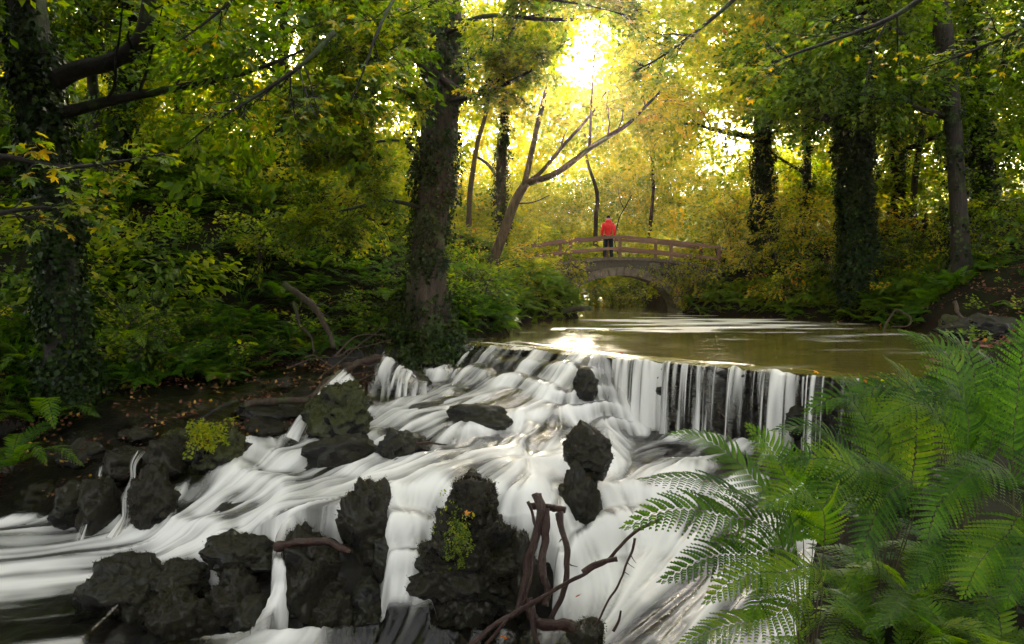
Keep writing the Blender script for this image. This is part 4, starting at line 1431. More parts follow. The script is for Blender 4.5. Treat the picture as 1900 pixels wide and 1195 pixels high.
mb_list = [([(800, 130, 16.6), (870, 175, 16.0), (940, 155, 15.2), (1000, 120, 14.6), (1060, 70, 14)], .07, .012, 3),
           ([(835, 188, 16.5), (890, 170, 16), (935, 90, 15.6), (970, 10, 15.2), (985, -40, 15)], .06, .015, 4),
           ([(780, 385, 16.6), (720, 372, 16.0), (660, 385, 15.2), (610, 400, 14.6), (560, 440, 14.2)], .05, .010, 5),
           ([(785, 290, 16.6), (745, 262, 16.0), (690, 265, 15.4), (640, 280, 15.0), (590, 300, 14.6)], .035, .008, 6),
           ([(800, 140, 16.4), (755, 100, 15.4), (720, 90, 14), (660, 85, 12.6), (600, 120, 11.5)], .06, .010, 7),
           ([(830, 60, 16.4), (900, 30, 15.4), (1000, 35, 14.2), (1090, 35, 13.4), (1160, 20, 12.8)], .06, .012, 8),
           ([(800, 60, 16.4), (740, 20, 15), (680, 30, 13.4), (610, 40, 12.2), (540, 60, 11)], .06, .012, 9),
           ([(790, 200, 16.4), (700, 180, 15.4), (620, 175, 14.6), (560, 200, 14)], .035, .008, 10)]
main_branches = []
for pts, r0, r1, sd in mb_list:
    main_branches.append(tree_branch(main, mbase, pts, r0, r1, 900 + sd, twigs=6, depth=2))
# smaller leaf sprays carried by those branches
P, D = [], []
rr_ = np.random.default_rng(77)
for _, p, tips in main_branches:
    for t_ in tips:
        for k in range(4):
            i = rr_.integers(1, len(t_)); dd = t_[i] - t_[i - 1]
            P.append(t_[i]); D.append(dd / np.linalg.norm(dd) + rr_.normal(0, .5, 3))
P, D = np.array(P), np.array(D); m_ = sun_gap(P, 46); P, D = P[m_], D[m_]
me = scatter_mesh('leaf_sprays', MID, P - mbase, spray_frames(D, rr_), rr_.uniform(.4, .75, len(P)), np.clip(rr_.normal(.38, .14, len(P)), 0, 1), 5)
tag(link('leaf_sprays', me, LEAFM, main), kind='stuff')

ra = np.random.default_rng(91)
n = 900
aa, rd = ra.uniform(0, 6.28, n), np.abs(ra.normal(0, .75, n)) + .35
P = np.stack([mbase[0] + np.cos(aa) * rd * 1.1, mbase[1] + np.sin(aa) * rd, np.zeros(n)], -1)
P[:, 2] = ground_z(P[:, 0], P[:, 1]) + np.maximum(0, .9 - .6 * rd) * ra.uniform(.2, 1, n) + .03
dd = np.stack([np.cos(aa), np.sin(aa), -ra.uniform(.2, 1, n)], -1)
me = scatter_mesh('ivy', IVY, P - mbase, frame(dd, np.tile([0, 0, 1.0], (n, 1)) + ra.normal(0, .4, (n, 3))), ra.uniform(.7, 1.3, n), ra.uniform(.2, 1, n), 12)
tag(link('ivy', me, [M['ivy'], M['twig']], main), kind='stuff')

# forked young tree leaning over the pool
yb = gp(916, 486); yb = np.array([at(916, 486, 24)[0], 24.0, gz(at(916, 486, 24)[0], 24.0) - .1])
young = empty('leaning_tree', yb, 'slender leaning tree that forks into bare arching stems over the pool', 'tree', 'tree trunks of the wood')
stem = spline([yb, at(916, 486, 24), at(935, 430, 23.9), at(958, 370, 23.8), at(978, 338, 23.7)], 16)
mb = MB(); mb.tube(stem, np.linspace(.19, .125, 16), 12, .1, 3); mb.build('trunk', M['bark_young'], young, origin=yb)
for sd, (pts, r0, r1) in enumerate([
        ([(972, 345, 23.7), (985, 290, 23.5), (1000, 220, 23.2), (1020, 150, 23), (1045, 75, 22.8), (1070, 0, 22.6), (1085, -60, 22.5)], .10, .045),
        ([(976, 340, 23.7), (1030, 322, 23.4), (1090, 278, 23), (1130, 252, 22.8), (1165, 230, 22.6), (1200, 195, 22.5), (1225, 170, 22.4)], .11, .03),
        ([(976, 340, 23.7), (1005, 318, 23.6), (1045, 270, 23.4), (1080, 232, 23.2), (1100, 208, 23), (1125, 170, 22.9)], .075, .02),
        ([(1093, 276, 23), (1095, 240, 22.9), (1098, 180, 22.8), (1105, 80, 22.7), (1125, 0, 22.6)], .045, .02),
        ([(962, 378, 23.8), (990, 375, 23.6), (1020, 362, 23.4)], .03, .01)]):
    tree_branch(young, yb, pts, r0, r1, 950 + sd, 'bark_young', twigs=4 if sd < 4 else 1, depth=2, ratio=.3)
me = crown_mesh('crown', [at(1190, 190, 22.4), at(1230, 150, 22), at(1130, 150, 22.4), at(1250, 215, 22), at(1180, 60, 22), at(960, 120, 23), at(1010, 230, 23)], [.8, 1.0, .6, .6, 1.0, .8, .4], 42, 61, (.45, .75), MID, .6, yb, clip=sun_gap)
tag(link('crown', me, LEAFM, young), kind='stuff')

# big dark ivy tree with a heavy limb at the far left
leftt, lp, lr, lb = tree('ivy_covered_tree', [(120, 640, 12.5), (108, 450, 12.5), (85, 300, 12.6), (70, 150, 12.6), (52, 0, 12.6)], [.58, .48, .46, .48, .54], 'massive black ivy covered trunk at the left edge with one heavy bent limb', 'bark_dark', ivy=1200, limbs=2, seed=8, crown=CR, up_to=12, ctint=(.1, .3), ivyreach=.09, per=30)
tree_branch(leftt, lb, [(105, 150, 12.5), (150, 128, 12.3), (205, 115, 12.1), (250, 85, 11.9), (272, 40, 11.8), (280, -40, 11.7)], .16, .09, 971, 'bark_dark', 4, 'limb')

BG = [
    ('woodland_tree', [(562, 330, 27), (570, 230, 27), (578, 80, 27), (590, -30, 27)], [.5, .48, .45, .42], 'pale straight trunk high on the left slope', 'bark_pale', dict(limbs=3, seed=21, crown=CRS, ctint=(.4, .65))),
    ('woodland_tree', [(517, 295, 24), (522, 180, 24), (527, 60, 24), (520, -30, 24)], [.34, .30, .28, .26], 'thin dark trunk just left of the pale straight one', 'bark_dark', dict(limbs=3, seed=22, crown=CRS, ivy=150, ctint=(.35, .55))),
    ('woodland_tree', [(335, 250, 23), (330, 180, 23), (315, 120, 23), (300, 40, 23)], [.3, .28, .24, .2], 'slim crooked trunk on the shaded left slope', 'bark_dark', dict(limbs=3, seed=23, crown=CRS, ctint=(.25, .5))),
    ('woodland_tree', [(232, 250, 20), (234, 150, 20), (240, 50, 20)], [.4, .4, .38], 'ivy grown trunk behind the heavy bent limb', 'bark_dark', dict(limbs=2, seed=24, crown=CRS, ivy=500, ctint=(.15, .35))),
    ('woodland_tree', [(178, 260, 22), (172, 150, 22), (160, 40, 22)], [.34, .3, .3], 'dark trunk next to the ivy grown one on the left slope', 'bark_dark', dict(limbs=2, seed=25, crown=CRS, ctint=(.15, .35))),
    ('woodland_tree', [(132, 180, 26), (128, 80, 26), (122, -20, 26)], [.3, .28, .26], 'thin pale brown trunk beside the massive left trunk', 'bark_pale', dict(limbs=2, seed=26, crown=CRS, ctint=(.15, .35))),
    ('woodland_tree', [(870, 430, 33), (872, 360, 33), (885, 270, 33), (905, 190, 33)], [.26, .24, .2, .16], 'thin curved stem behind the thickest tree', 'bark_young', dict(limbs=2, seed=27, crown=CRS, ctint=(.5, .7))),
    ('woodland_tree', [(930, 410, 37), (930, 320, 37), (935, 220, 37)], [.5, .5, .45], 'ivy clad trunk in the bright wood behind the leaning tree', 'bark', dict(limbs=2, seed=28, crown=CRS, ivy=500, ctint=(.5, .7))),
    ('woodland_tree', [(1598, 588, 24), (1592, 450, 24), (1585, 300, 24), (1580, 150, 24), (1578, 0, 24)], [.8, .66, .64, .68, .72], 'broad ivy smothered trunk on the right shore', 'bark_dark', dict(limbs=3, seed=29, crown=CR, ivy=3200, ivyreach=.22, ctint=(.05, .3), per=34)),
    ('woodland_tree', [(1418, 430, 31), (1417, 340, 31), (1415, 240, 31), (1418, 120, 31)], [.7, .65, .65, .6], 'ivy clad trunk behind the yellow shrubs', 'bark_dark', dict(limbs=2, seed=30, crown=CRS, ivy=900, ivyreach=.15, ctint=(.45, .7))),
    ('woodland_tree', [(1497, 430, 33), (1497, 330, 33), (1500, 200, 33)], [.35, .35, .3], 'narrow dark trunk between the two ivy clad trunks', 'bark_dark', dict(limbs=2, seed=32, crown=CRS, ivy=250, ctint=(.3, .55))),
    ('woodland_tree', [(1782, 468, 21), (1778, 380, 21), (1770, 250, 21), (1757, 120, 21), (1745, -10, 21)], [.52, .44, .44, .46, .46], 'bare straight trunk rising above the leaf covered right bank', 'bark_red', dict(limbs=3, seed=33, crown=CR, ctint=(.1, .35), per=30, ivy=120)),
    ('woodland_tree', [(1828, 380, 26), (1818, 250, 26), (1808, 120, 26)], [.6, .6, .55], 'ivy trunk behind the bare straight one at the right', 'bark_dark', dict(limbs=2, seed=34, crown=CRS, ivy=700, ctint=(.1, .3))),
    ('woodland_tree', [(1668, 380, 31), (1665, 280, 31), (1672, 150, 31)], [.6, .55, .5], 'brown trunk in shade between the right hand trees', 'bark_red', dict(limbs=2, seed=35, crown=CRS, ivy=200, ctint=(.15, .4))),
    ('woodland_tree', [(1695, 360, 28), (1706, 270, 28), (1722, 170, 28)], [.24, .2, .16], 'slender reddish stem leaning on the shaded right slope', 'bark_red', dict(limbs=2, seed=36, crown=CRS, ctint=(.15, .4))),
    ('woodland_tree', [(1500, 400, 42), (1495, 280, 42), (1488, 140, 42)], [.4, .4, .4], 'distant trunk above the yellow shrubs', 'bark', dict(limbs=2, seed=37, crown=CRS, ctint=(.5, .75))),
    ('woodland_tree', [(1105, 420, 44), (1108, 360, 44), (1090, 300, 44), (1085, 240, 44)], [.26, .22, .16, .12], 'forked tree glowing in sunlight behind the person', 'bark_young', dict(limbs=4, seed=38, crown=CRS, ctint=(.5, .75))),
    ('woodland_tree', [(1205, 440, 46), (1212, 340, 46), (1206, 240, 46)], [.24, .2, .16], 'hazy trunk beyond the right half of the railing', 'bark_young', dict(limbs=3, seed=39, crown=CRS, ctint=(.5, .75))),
]
for nm, pts, ws, lab, bk, kw in BG:
    tree(nm, pts, ws, lab, bk, **kw)

def added_shade_tree(x, y, label, seed, h=9.0, tint=(.1, .35), R=1.0):  # unseen trees, added to block sky light and darken the near banks
    b = np.array([x, y, gz(x, y) - .2])
    o = empty('woodland_tree', b, label, 'tree', 'added unseen trees shading the near banks')
    p = spline([b, b + [.1, .2, h * .4], b + [-.2, .1, h * .8], b + [0, 0, h]], 24)
    mb = MB(); mb.tube(p, np.linspace(.35, .12, 24), 14, .12, seed); mb.build('trunk', M['bark_dark'], o, origin=b)
    r = np.random.default_rng(seed)
    ctr, rad = [p[-1]], [2.4 * R]
    for k in range(6):
        a = k * 1.05 + r.uniform(0, .4)
        q_ = limb_path(p[int(r.uniform(11, 22))], (math.cos(a), math.sin(a), .35), 2.6 * R, seed + k)
        mb = MB(); mb.tube(q_, np.linspace(.10, .02, len(q_)), 7); mb.build('limb', M['bark_dark'], o, origin=b)
        ctr.append(q_[-1]); rad.append(1.7 * R)
    me = crown_mesh('crown', ctr, rad, 17, seed, tint, FAR, 1.15, b, clip=None)
    tag(link('crown', me, LEAFM, o), kind='stuff')


added_shade_tree(6.5, 3.2, 'added shade tree on the near right bank just out of view beyond the ferns', 821, 9.0, R=1.25)
added_shade_tree(4.2, -2.6, 'added shade tree on the near right bank behind the ferns and out of view', 822, 9.5, R=1.3)
added_shade_tree(-9.5, 5.0, 'added shade tree on the left bank out of view beside the lower pool', 823, 9.0, R=1.4)
added_shade_tree(11.5, 9.5, 'added shade tree on the right bank out of view behind the fern at the edge', 826, 9.5, R=1.3)
added_shade_tree(-8.5, -1.0, 'added shade tree behind the left bank and out of view', 827, 10.0, R=1.4)
added_shade_tree(-12.0, 9.5, 'added shade tree beside the massive ivy covered trunk, just out of view', 824, 9.0, R=1.3)
added_shade_tree(-5.5, -3.5, 'added shade tree behind the lower pool and out of view', 825, 10.0)

# thin bare sapling behind the person
sp_ = empty('sapling', (7.3, 33.0, gz(7.3, 33.0)), 'thin black curved sapling stem rising beside the person', 'sapling')
so = np.array(sp_.location)
mb = MB(); p = spline([so, (6.3, 32.6, 1.75), (5.0, 32.5, 1.9), at(1141, 455, 32.6), at(1148, 408, 33), at(1158, 388, 33), at(1172, 362, 33)], 20)
mb.tube(p, np.linspace(.035, .015, 20), 6); mb.build('stem', M['bark_dark'], sp_, origin=so)
mb = MB(); p2 = spline([at(1158, 388, 33), at(1150, 370, 33), at(1147, 350, 33)], 8)
mb.tube(p2, np.linspace(.015, .008, 8), 5); mb.build('twig', M['bark_dark'], sp_, origin=so)

# ------------------------------------------------------------------ the wood beyond: one mass of leaves
def wood(name, label, boxes, seed, per, size, variants=FAR, clip=True):
    r = np.random.default_rng(seed)
    C, R, T = [], [], []
    for (x0, x1, y0, y1, h0, h1, n, r0, r1, t0, t1) in boxes:
        for k in range(n):
            x, y = r.uniform(x0, x1), r.uniform(y0, y1)
            C.append((x, y, float(r.uniform(h0, h1)))); R.append(r.uniform(r0, r1)); T.append(r.uniform(t0, t1))
    C = np.array(C); g = ground_z(C[:, 0], C[:, 1], False); C[:, 2] += g
    P, D, I = blob_points(C, R, per, seed)
    m = P[:, 2] > ground_z(P[:, 0], P[:, 1], False)
    if clip: m &= sun_gap(P, 48)
    xl = np.interp(P[:, 1], XL_Y, XL_X); xr = np.interp(P[:, 1], XR_Y, XR_X)
    m &= (P[:, 0] < xl - .1) | (P[:, 0] > xr + .1) | (P[:, 1] > 36) | (P[:, 2] > 4.5)
    P, D, I = P[m], D[m], I[m]
    tv = np.array(T)[I] + r.normal(0, .06, len(P))
    me = scatter_mesh(name, variants, P, spray_frames(D, r, .5), size * r.uniform(.5, 1.5, len(P)), np.clip(tv, 0, 1), seed)
    
    return tag(link(name, me, LEAFM), label, None, None, 'stuff')


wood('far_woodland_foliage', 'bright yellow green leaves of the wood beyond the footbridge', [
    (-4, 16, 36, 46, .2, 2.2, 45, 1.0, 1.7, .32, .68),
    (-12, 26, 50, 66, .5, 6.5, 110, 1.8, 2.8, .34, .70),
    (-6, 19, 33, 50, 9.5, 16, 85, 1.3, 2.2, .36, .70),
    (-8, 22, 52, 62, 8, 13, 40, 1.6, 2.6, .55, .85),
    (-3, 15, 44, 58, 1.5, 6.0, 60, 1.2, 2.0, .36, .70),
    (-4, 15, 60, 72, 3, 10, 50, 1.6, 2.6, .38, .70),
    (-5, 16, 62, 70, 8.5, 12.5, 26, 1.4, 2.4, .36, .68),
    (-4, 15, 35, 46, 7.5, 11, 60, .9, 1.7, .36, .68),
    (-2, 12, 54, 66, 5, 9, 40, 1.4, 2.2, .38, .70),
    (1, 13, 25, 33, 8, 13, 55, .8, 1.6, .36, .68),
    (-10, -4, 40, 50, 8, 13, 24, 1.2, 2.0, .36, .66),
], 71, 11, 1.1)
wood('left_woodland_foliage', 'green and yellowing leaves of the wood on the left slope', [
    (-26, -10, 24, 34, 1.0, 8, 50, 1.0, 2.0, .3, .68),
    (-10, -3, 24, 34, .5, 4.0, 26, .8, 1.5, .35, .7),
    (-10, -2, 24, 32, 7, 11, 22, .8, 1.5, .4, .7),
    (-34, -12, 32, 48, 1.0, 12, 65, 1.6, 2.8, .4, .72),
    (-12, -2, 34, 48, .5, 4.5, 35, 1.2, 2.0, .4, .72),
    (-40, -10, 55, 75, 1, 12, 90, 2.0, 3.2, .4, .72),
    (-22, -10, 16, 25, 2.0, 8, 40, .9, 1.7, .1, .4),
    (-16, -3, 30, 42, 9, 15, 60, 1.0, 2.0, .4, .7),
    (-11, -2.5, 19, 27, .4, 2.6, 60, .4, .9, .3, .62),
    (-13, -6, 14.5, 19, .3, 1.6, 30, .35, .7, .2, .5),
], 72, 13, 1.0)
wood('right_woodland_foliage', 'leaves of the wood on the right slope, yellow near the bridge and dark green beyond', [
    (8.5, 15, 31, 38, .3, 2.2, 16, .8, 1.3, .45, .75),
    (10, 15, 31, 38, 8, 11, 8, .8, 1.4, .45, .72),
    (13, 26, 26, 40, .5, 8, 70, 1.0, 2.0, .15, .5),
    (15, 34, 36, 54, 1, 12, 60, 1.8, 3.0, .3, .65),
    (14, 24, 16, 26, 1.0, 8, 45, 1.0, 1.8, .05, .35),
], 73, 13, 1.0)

# ------------------------------------------------------------------ ferns
def frond_mesh(name, path, width, seed, pairs=26, pinn=9, start=.16, tint=.5, droop=.25, origin=(0, 0, 0), up=None, fine=True):
    """a fern frond along a path: tapering rachis, rows of pinnae, each cut into small pinnules"""
    r = np.random.default_rng(seed)
    path = np.asarray(path, float)
    al = np.r_[0, np.cumsum(np.linalg.norm(np.diff(path, axis=0), axis=1))]
    ue = np.linspace(0, al[-1], len(path))
    path = np.stack([np.interp(ue, al, path[:, k]) for k in range(3)], -1)
    T = np.gradient(path, axis=0); T /= np.linalg.norm(T, axis=1, keepdims=True)
    upv = np.array([0, 0, 1.0]) if up is None else np.asarray(up, float)
    S = np.cross(T, upv); S /= np.linalg.norm(S, axis=1, keepdims=True) + 1e-9
    Nn = np.cross(S, T)
    m = len(path)
    L = np.linalg.norm(np.diff(path, axis=0), axis=1).sum()
    us = start + (1 - start) * (np.arange(pairs) + .5) / pairs
    quads, tv = [], []
    sp = L * (1 - start) / pairs
    for k, u in enumerate(us):
        f = u * (m - 1); i = min(int(f), m - 2); f -= i
        p = path[i] * (1 - f) + path[i + 1] * f
        t, s, n = T[i], S[i], Nn[i]
        w = (u - start) / (1 - start)
        ln = width * (min(1, .40 + w * 1.9) * (1 - w ** 2.4) + .02) * r.uniform(.92, 1.06)
        for sg in (-1, 1):
            fw = .30 + .35 * w
            d = s * sg + t * fw + n * r.normal(.08, .06)
            d /= np.linalg.norm(d)
            c0 = p + t * (sg * .2 * sp)
            if fine:
                K = max(3, int(pinn * (ln / width) ** .7))
                vv = (np.arange(K) + .5) / K
                ct = c0[None] + d[None] * (vv * ln)[:, None] - n[None] * (droop * ln * vv ** 2)[:, None] + t[None] * (.10 * ln * vv ** 2)[:, None]
                pl = sp * .80 * (1 - vv ** 2.2 * .8)
                pw_ = ln / K * .5
                for sg2 in (-1, 1):
                    e = t * sg2 * .95 + d * .45 - n * .12 * r.uniform(0, 1)
                    e /= np.linalg.norm(e)
                    a = ct - d * pw_; b = ct + d * pw_
                    tip = ct + e[None] * (pl * .62)[:, None]
                    quads.append(np.stack([a, b, tip + d * pw_ * 1.05, tip - d * pw_ * .75], 1))
                    tv.append(np.clip(tint + r.normal(0, .12) + r.normal(0, .06, K), 0, 1))
            else:
                e = c0 + d * ln - n * droop * ln + t * .1 * ln
                mid_ = c0 + d * ln * .45
                o1 = t * sp * .52
                quads.append(np.array([[c0 - o1 * .8, mid_ - o1, e, mid_ + o1]]))
                tv.append(np.clip([tint + r.normal(0, .12)], 0, 1))
    q = np.concatenate(quads); tv = np.concatenate(tv)
    mi = np.zeros(len(q), int)
    # rachis as a thin four sided strip
    rad = np.linspace(.0040, .0008, m) * min(L, .9)
    ring = [S, Nn, -S, -Nn]
    rq = []
    for a in range(m - 1):
        for k in range(4):
            A, Bb = ring[k], ring[(k + 1) % 4]
            rq.append([path[a] + A[a] * rad[a], path[a] + Bb[a] * rad[a], path[a + 1] + Bb[a + 1] * rad[a + 1], path[a + 1] + A[a + 1] * rad[a + 1]])
    rq = np.array(rq)
    V = np.concatenate([q, rq]).reshape(-1, 3) - np.asarray(origin)
    return new_mesh(name, V, np.arange(len(V)).reshape(-1, 4), attrs={'tint': ('FACE', np.r_[tv, np.full(len(rq), .6)])}, matidx=np.r_[mi, np.ones(len(rq), int)], shade=False)


M['rachis'] = mat_plain('fern_stalk', (0.045, 0.040, 0.012), 0.6)
FERNM = [M['fern'], M['rachis']]
FOREG = 'large ferns on the near bank'
fore = [
    ('large fern arching its fronds over the white water', (1492, 1080, 3.2), [
        ([(1470, 1002, 3.15), (1385, 925, 3.05), (1290, 888, 3.0), (1181, 890, 2.95)], .17),
        ([(1452, 1010, 3.1), (1346, 958, 2.95), (1243, 945, 2.85), (1153, 982, 2.8)], .16),
        ([(1475, 992, 3.3), (1428, 925, 3.35), (1361, 850, 3.4), (1294, 808, 3.45), (1236, 806, 3.5)], .18),
        ([(1469, 1043, 3.1), (1387, 1028, 3.0), (1310, 1035, 2.9), (1222, 1082, 2.85)], .15),
        ([(1526, 1077, 3.0), (1449, 1062, 2.9), (1372, 1070, 2.8), (1305, 1122, 2.75)], .14),
        ([(1500, 1115, 3.0), (1428, 1148, 2.9), (1346, 1160, 2.85), (1256, 1196, 2.8)], .14),
        ([(1490, 992, 3.4), (1459, 889, 3.5), (1428, 827, 3.55), (1382, 786, 3.6)], .17),
        ([(1510, 990, 3.3), (1520, 900, 3.3), (1500, 850, 3.3), (1440, 852, 3.3)], .17),
        ([(1530, 1000, 3.1), (1510, 930, 3.0), (1470, 915, 2.95), (1405, 945, 2.9)], .15),
        ([(1470, 1070, 3.0), (1430, 1090, 2.95), (1400, 1130, 2.9), (1385, 1180, 2.9)], .10)]),
    ('fern behind the arching one, with upright fronds before the weir', (1640, 1010, 3.7), [
        ([(1640, 900, 3.7), (1605, 780, 3.8), (1560, 735, 3.8), (1490, 768, 3.8)], .19),
        ([(1650, 880, 3.8), (1640, 770, 3.9), (1600, 715, 4.0), (1540, 700, 4.0)], .19),
        ([(1700, 930, 3.5), (1640, 875, 3.4), (1570, 870, 3.3), (1490, 925, 3.2)], .18),
        ([(1700, 914, 3.4), (1660, 905, 3.3), (1622, 960, 3.25), (1594, 1045, 3.2)], .15),
        ([(1660, 940, 3.4), (1600, 880, 3.3), (1540, 850, 3.3), (1450, 860, 3.3)], .18),
        ([(1620, 960, 3.4), (1580, 900, 3.3), (1545, 910, 3.2), (1510, 985, 3.15)], .15),
        ([(1610, 950, 3.6), (1560, 830, 3.7), (1500, 790, 3.7), (1430, 800, 3.7)], .19),
        ([(1690, 900, 3.8), (1700, 790, 3.9), (1690, 710, 4.0), (1640, 660, 4.0)], .19)]),
    ('tallest fern of the near bank rising towards the pool', (1790, 960, 3.7), [
        ([(1790, 830, 3.7), (1790, 740, 3.8), (1750, 650, 3.9), (1665, 612, 4.0)], .21),
        ([(1800, 840, 3.8), (1810, 730, 3.9), (1795, 650, 4.0), (1740, 612, 4.0)], .20),
        ([(1800, 830, 3.6), (1720, 740, 3.6), (1640, 715, 3.6), (1555, 745, 3.6)], .19),
        ([(1770, 850, 3.5), (1740, 770, 3.5), (1690, 750, 3.4), (1615, 790, 3.4)], .18),
        ([(1824, 900, 3.3), (1790, 890, 3.2), (1740, 940, 3.15), (1716, 1019, 3.1)], .15),
        ([(1790, 1000, 3.2), (1757, 1020, 3.15), (1720, 1050, 3.1), (1686, 1097, 3.1)], .12),
        ([(1830, 860, 3.6), (1850, 760, 3.6), (1850, 690, 3.6), (1800, 640, 3.6)], .19),
        ([(1794, 860, 3.4), (1794, 760, 3.4), (1760, 722, 3.4), (1700, 745, 3.4)], .17)]),
    ('fern at the right edge with one tall upright frond', (1890, 960, 3.3), [
        ([(1880, 840, 3.3), (1888, 740, 3.3), (1898, 650, 3.3), (1925, 560, 3.3)], .18),
        ([(1895, 960, 3.1), (1870, 990, 3.05), (1820, 1040, 3.0), (1786, 1112, 3.0)], .17),
        ([(1880, 900, 3.3), (1850, 870, 3.2), (1800, 880, 3.1), (1750, 930, 3.1)], .15),
        ([(1910, 870, 3.4), (1920, 780, 3.4), (1880, 720, 3.4), (1820, 720, 3.4)], .17),
        ([(1910, 1000, 3.0), (1895, 1050, 2.95), (1875, 1090, 2.9), (1868, 1130, 2.9)], .12)]),
]
sd = 0
for label, bpt, fr in fore:
    bb = at(*bpt); g = gz(bb[0], bb[1]); bb[2] = g - .03
    fo_ = empty('fern', bb, label, 'fern', FOREG)
    for pts, w in fr:
        sd += 1
        ctl = [bb] + [at(*p) for p in pts]
        path = spline(ctl, 40)
        al = np.r_[0, np.cumsum(np.linalg.norm(np.diff(path, axis=0), axis=1))]
        st0 = float(al[int(39 / (len(ctl) - 1))] / al[-1]) + .01
        me = frond_mesh('frond', path, w * random.uniform(.9, 1.12), 1300 + sd, 25, 13, up=(random.uniform(-.25, .25), -random.uniform(.3, .75), .8), droop=random.uniform(.25, .5), start=min(.8, max(.12, st0)), tint=random.uniform(.15, .72), origin=bb)
        link('frond', me, FERNM, fo_)


def fern_proto(seed, n, length, fine=True, tint=.45):
    r = np.random.default_rng(seed)
    out = []
    for k in range(n):
        a = 2 * math.pi * k / n + r.normal(0, .25)
        L = length * r.uniform(.75, 1.15)
        d = np.array([math.cos(a), math.sin(a), 0])
        rise = r.uniform(.35, .75)
        path = spline([np.zeros(3), d * L * .25 + np.array([0, 0, L * rise * .6]), d * L * .6 + np.array([0, 0, L * rise * .85]), d * L * .95 + np.array([0, 0, L * rise * r.uniform(.2, .7)])], 14)
        out.append(frond_mesh('frond', path, L * .24, seed * 50 + k, 20 if fine else 12, 7, .2, float(np.clip(tint + r.normal(0, .12), 0, 1)), fine=fine))
    return out


PROTO = [fern_proto(81, 9, .85), fern_proto(82, 8, .85), fern_proto(83, 10, .85, tint=.6)]
for p_ in PROTO:
    for me in p_:
        for m_ in FERNM: me.materials.append(m_)
BANK = [
    ((392, 612), 1.0, 'bright green fern lit on the dark left slope', 0), ((232, 668), 1.15, 'fern with long fronds beside the left shore, under the bright one', 1),
    ((408, 712), .8, 'drooping fern hanging over the still side pool', 0), ((70, 800), 1.3, 'big shaded fern above the lower pool at the left edge', 1),
    ((20, 880), 1.2, 'dim fern low at the left edge over the dark water', 0), ((60, 690), 1.1, 'shaded fern at the foot of the massive left trunk', 2),
    ((150, 590), 1.0, 'dim fern behind the massive left trunk', 1), ((520, 560), .9, 'fern beside the bare roots on the left slope', 0),
    ((590, 500), .9, 'fern in the middle of the left slope', 1), ((670, 470), 1.0, 'yellowish fern left of the thickest tree', 2),
    ((720, 560), .9, 'fern at the foot of the thickest tree', 0), ((660, 590), .8, 'fern over the tangle of sticks', 1),
    ((905, 520), 1.0, 'bright fern below the leaning tree', 2), ((955, 535), 1.2, 'lush fern on the bank between the leaning tree and the pool', 2),
    ((1010, 545), 1.1, 'yellow green fern above the mossy log', 2), ((1060, 535), .9, 'fern in front of the left end of the footbridge', 2),
    ((1010, 500), .8, 'fern under the left railing of the footbridge', 2), ((880, 440), 1.2, 'sunlit fern behind the leaning tree', 2),
    ((985, 585), .8, 'small fern at the pool edge beside the mossy log', 0),
    ((1705, 545), 1.1, 'fern on the right shore under the bare straight trunk', 0), ((1650, 560), .9, 'fern next to the broad ivy smothered trunk', 1),
    ((1500, 575), .9, 'fern on the water edge under the yellow shrubs', 2), ((1320, 565), .9, 'pale fern beside the right end of the arch', 2),
    ((1850, 470), 1.1, 'fern on top of the leaf covered right bank', 0), ((450, 470), .9, 'fern high on the left slope', 1), ((340, 520), .9, 'dim fern in the shade of the left slope', 0),
]
for k, ((px, py), s_, lab, pi_) in enumerate(BANK):
    b = gp(px, py); b[2] = gz(b[0], b[1]) - .02
    fo_ = empty('fern', b, lab, 'fern', 'ferns along the stream banks')
    fo_.rotation_euler = (0, 0, random.uniform(0, 6.28)); fo_.scale = (s_,) * 3
    for me in PROTO[pi_]:
        link('frond', me, None, fo_)

for (px, py, y, s_, lab, pi_) in [(1560, 1180, 3.0, .5, 'small fern in the dark beneath the arching fern', 0), (1660, 1150, 3.1, .55, 'small shaded fern at the bottom under the middle fern', 1),
                                  (1770, 1170, 3.0, .5, 'low fern at the bottom edge under the tallest fern', 0), (1870, 1180, 2.9, .5, 'low fern in the bottom right corner', 1),
                                  (1700, 1060, 3.5, .6, 'shaded fern between the stalks of the large ferns', 1), (1600, 1080, 3.5, .55, 'shaded fern behind the arching one near the soil', 0), (1840, 1060, 3.4, .6, 'shaded fern among the stalks near the right edge', 1)]:
    b = at(px, py, y); b[2] = gz(b[0], b[1]) - .02
    fo_ = empty('fern', b, lab, 'fern', 'small ferns in the shade of the large ones')
    fo_.rotation_euler = (0, 0, random.uniform(0, 6.28)); fo_.scale = (s_,) * 3
    for me in PROTO[pi_]:
        link('frond', me, None, fo_)

# ------------------------------------------------------------------ undergrowth, grass and leaf litter on the banks
def ground_points(n, x0, x1, y0, y1, seed, dens=None, margin=.25):
    r = np.random.default_rng(seed)
    x, y = r.uniform(x0, x1, n), r.uniform(y0, y1, n)
    xl = np.interp(y, XL_Y, XL_X); xr = np.interp(y, XR_Y, XR_X)
    m = (x < xl - margin) | (x > xr + margin)
    if dens is not None: m &= r.random(n) < dens(x, y)
    if seed in (801, 802, 803): m &= ~((x > 4.5) & (y > 9.0) & (y < 20.2) & (r.random(n) > .05))     # the bare leaf strewn slope
    x, y = x[m], y[m]
    return np.stack([x, y, ground_z(x, y)], -1), r


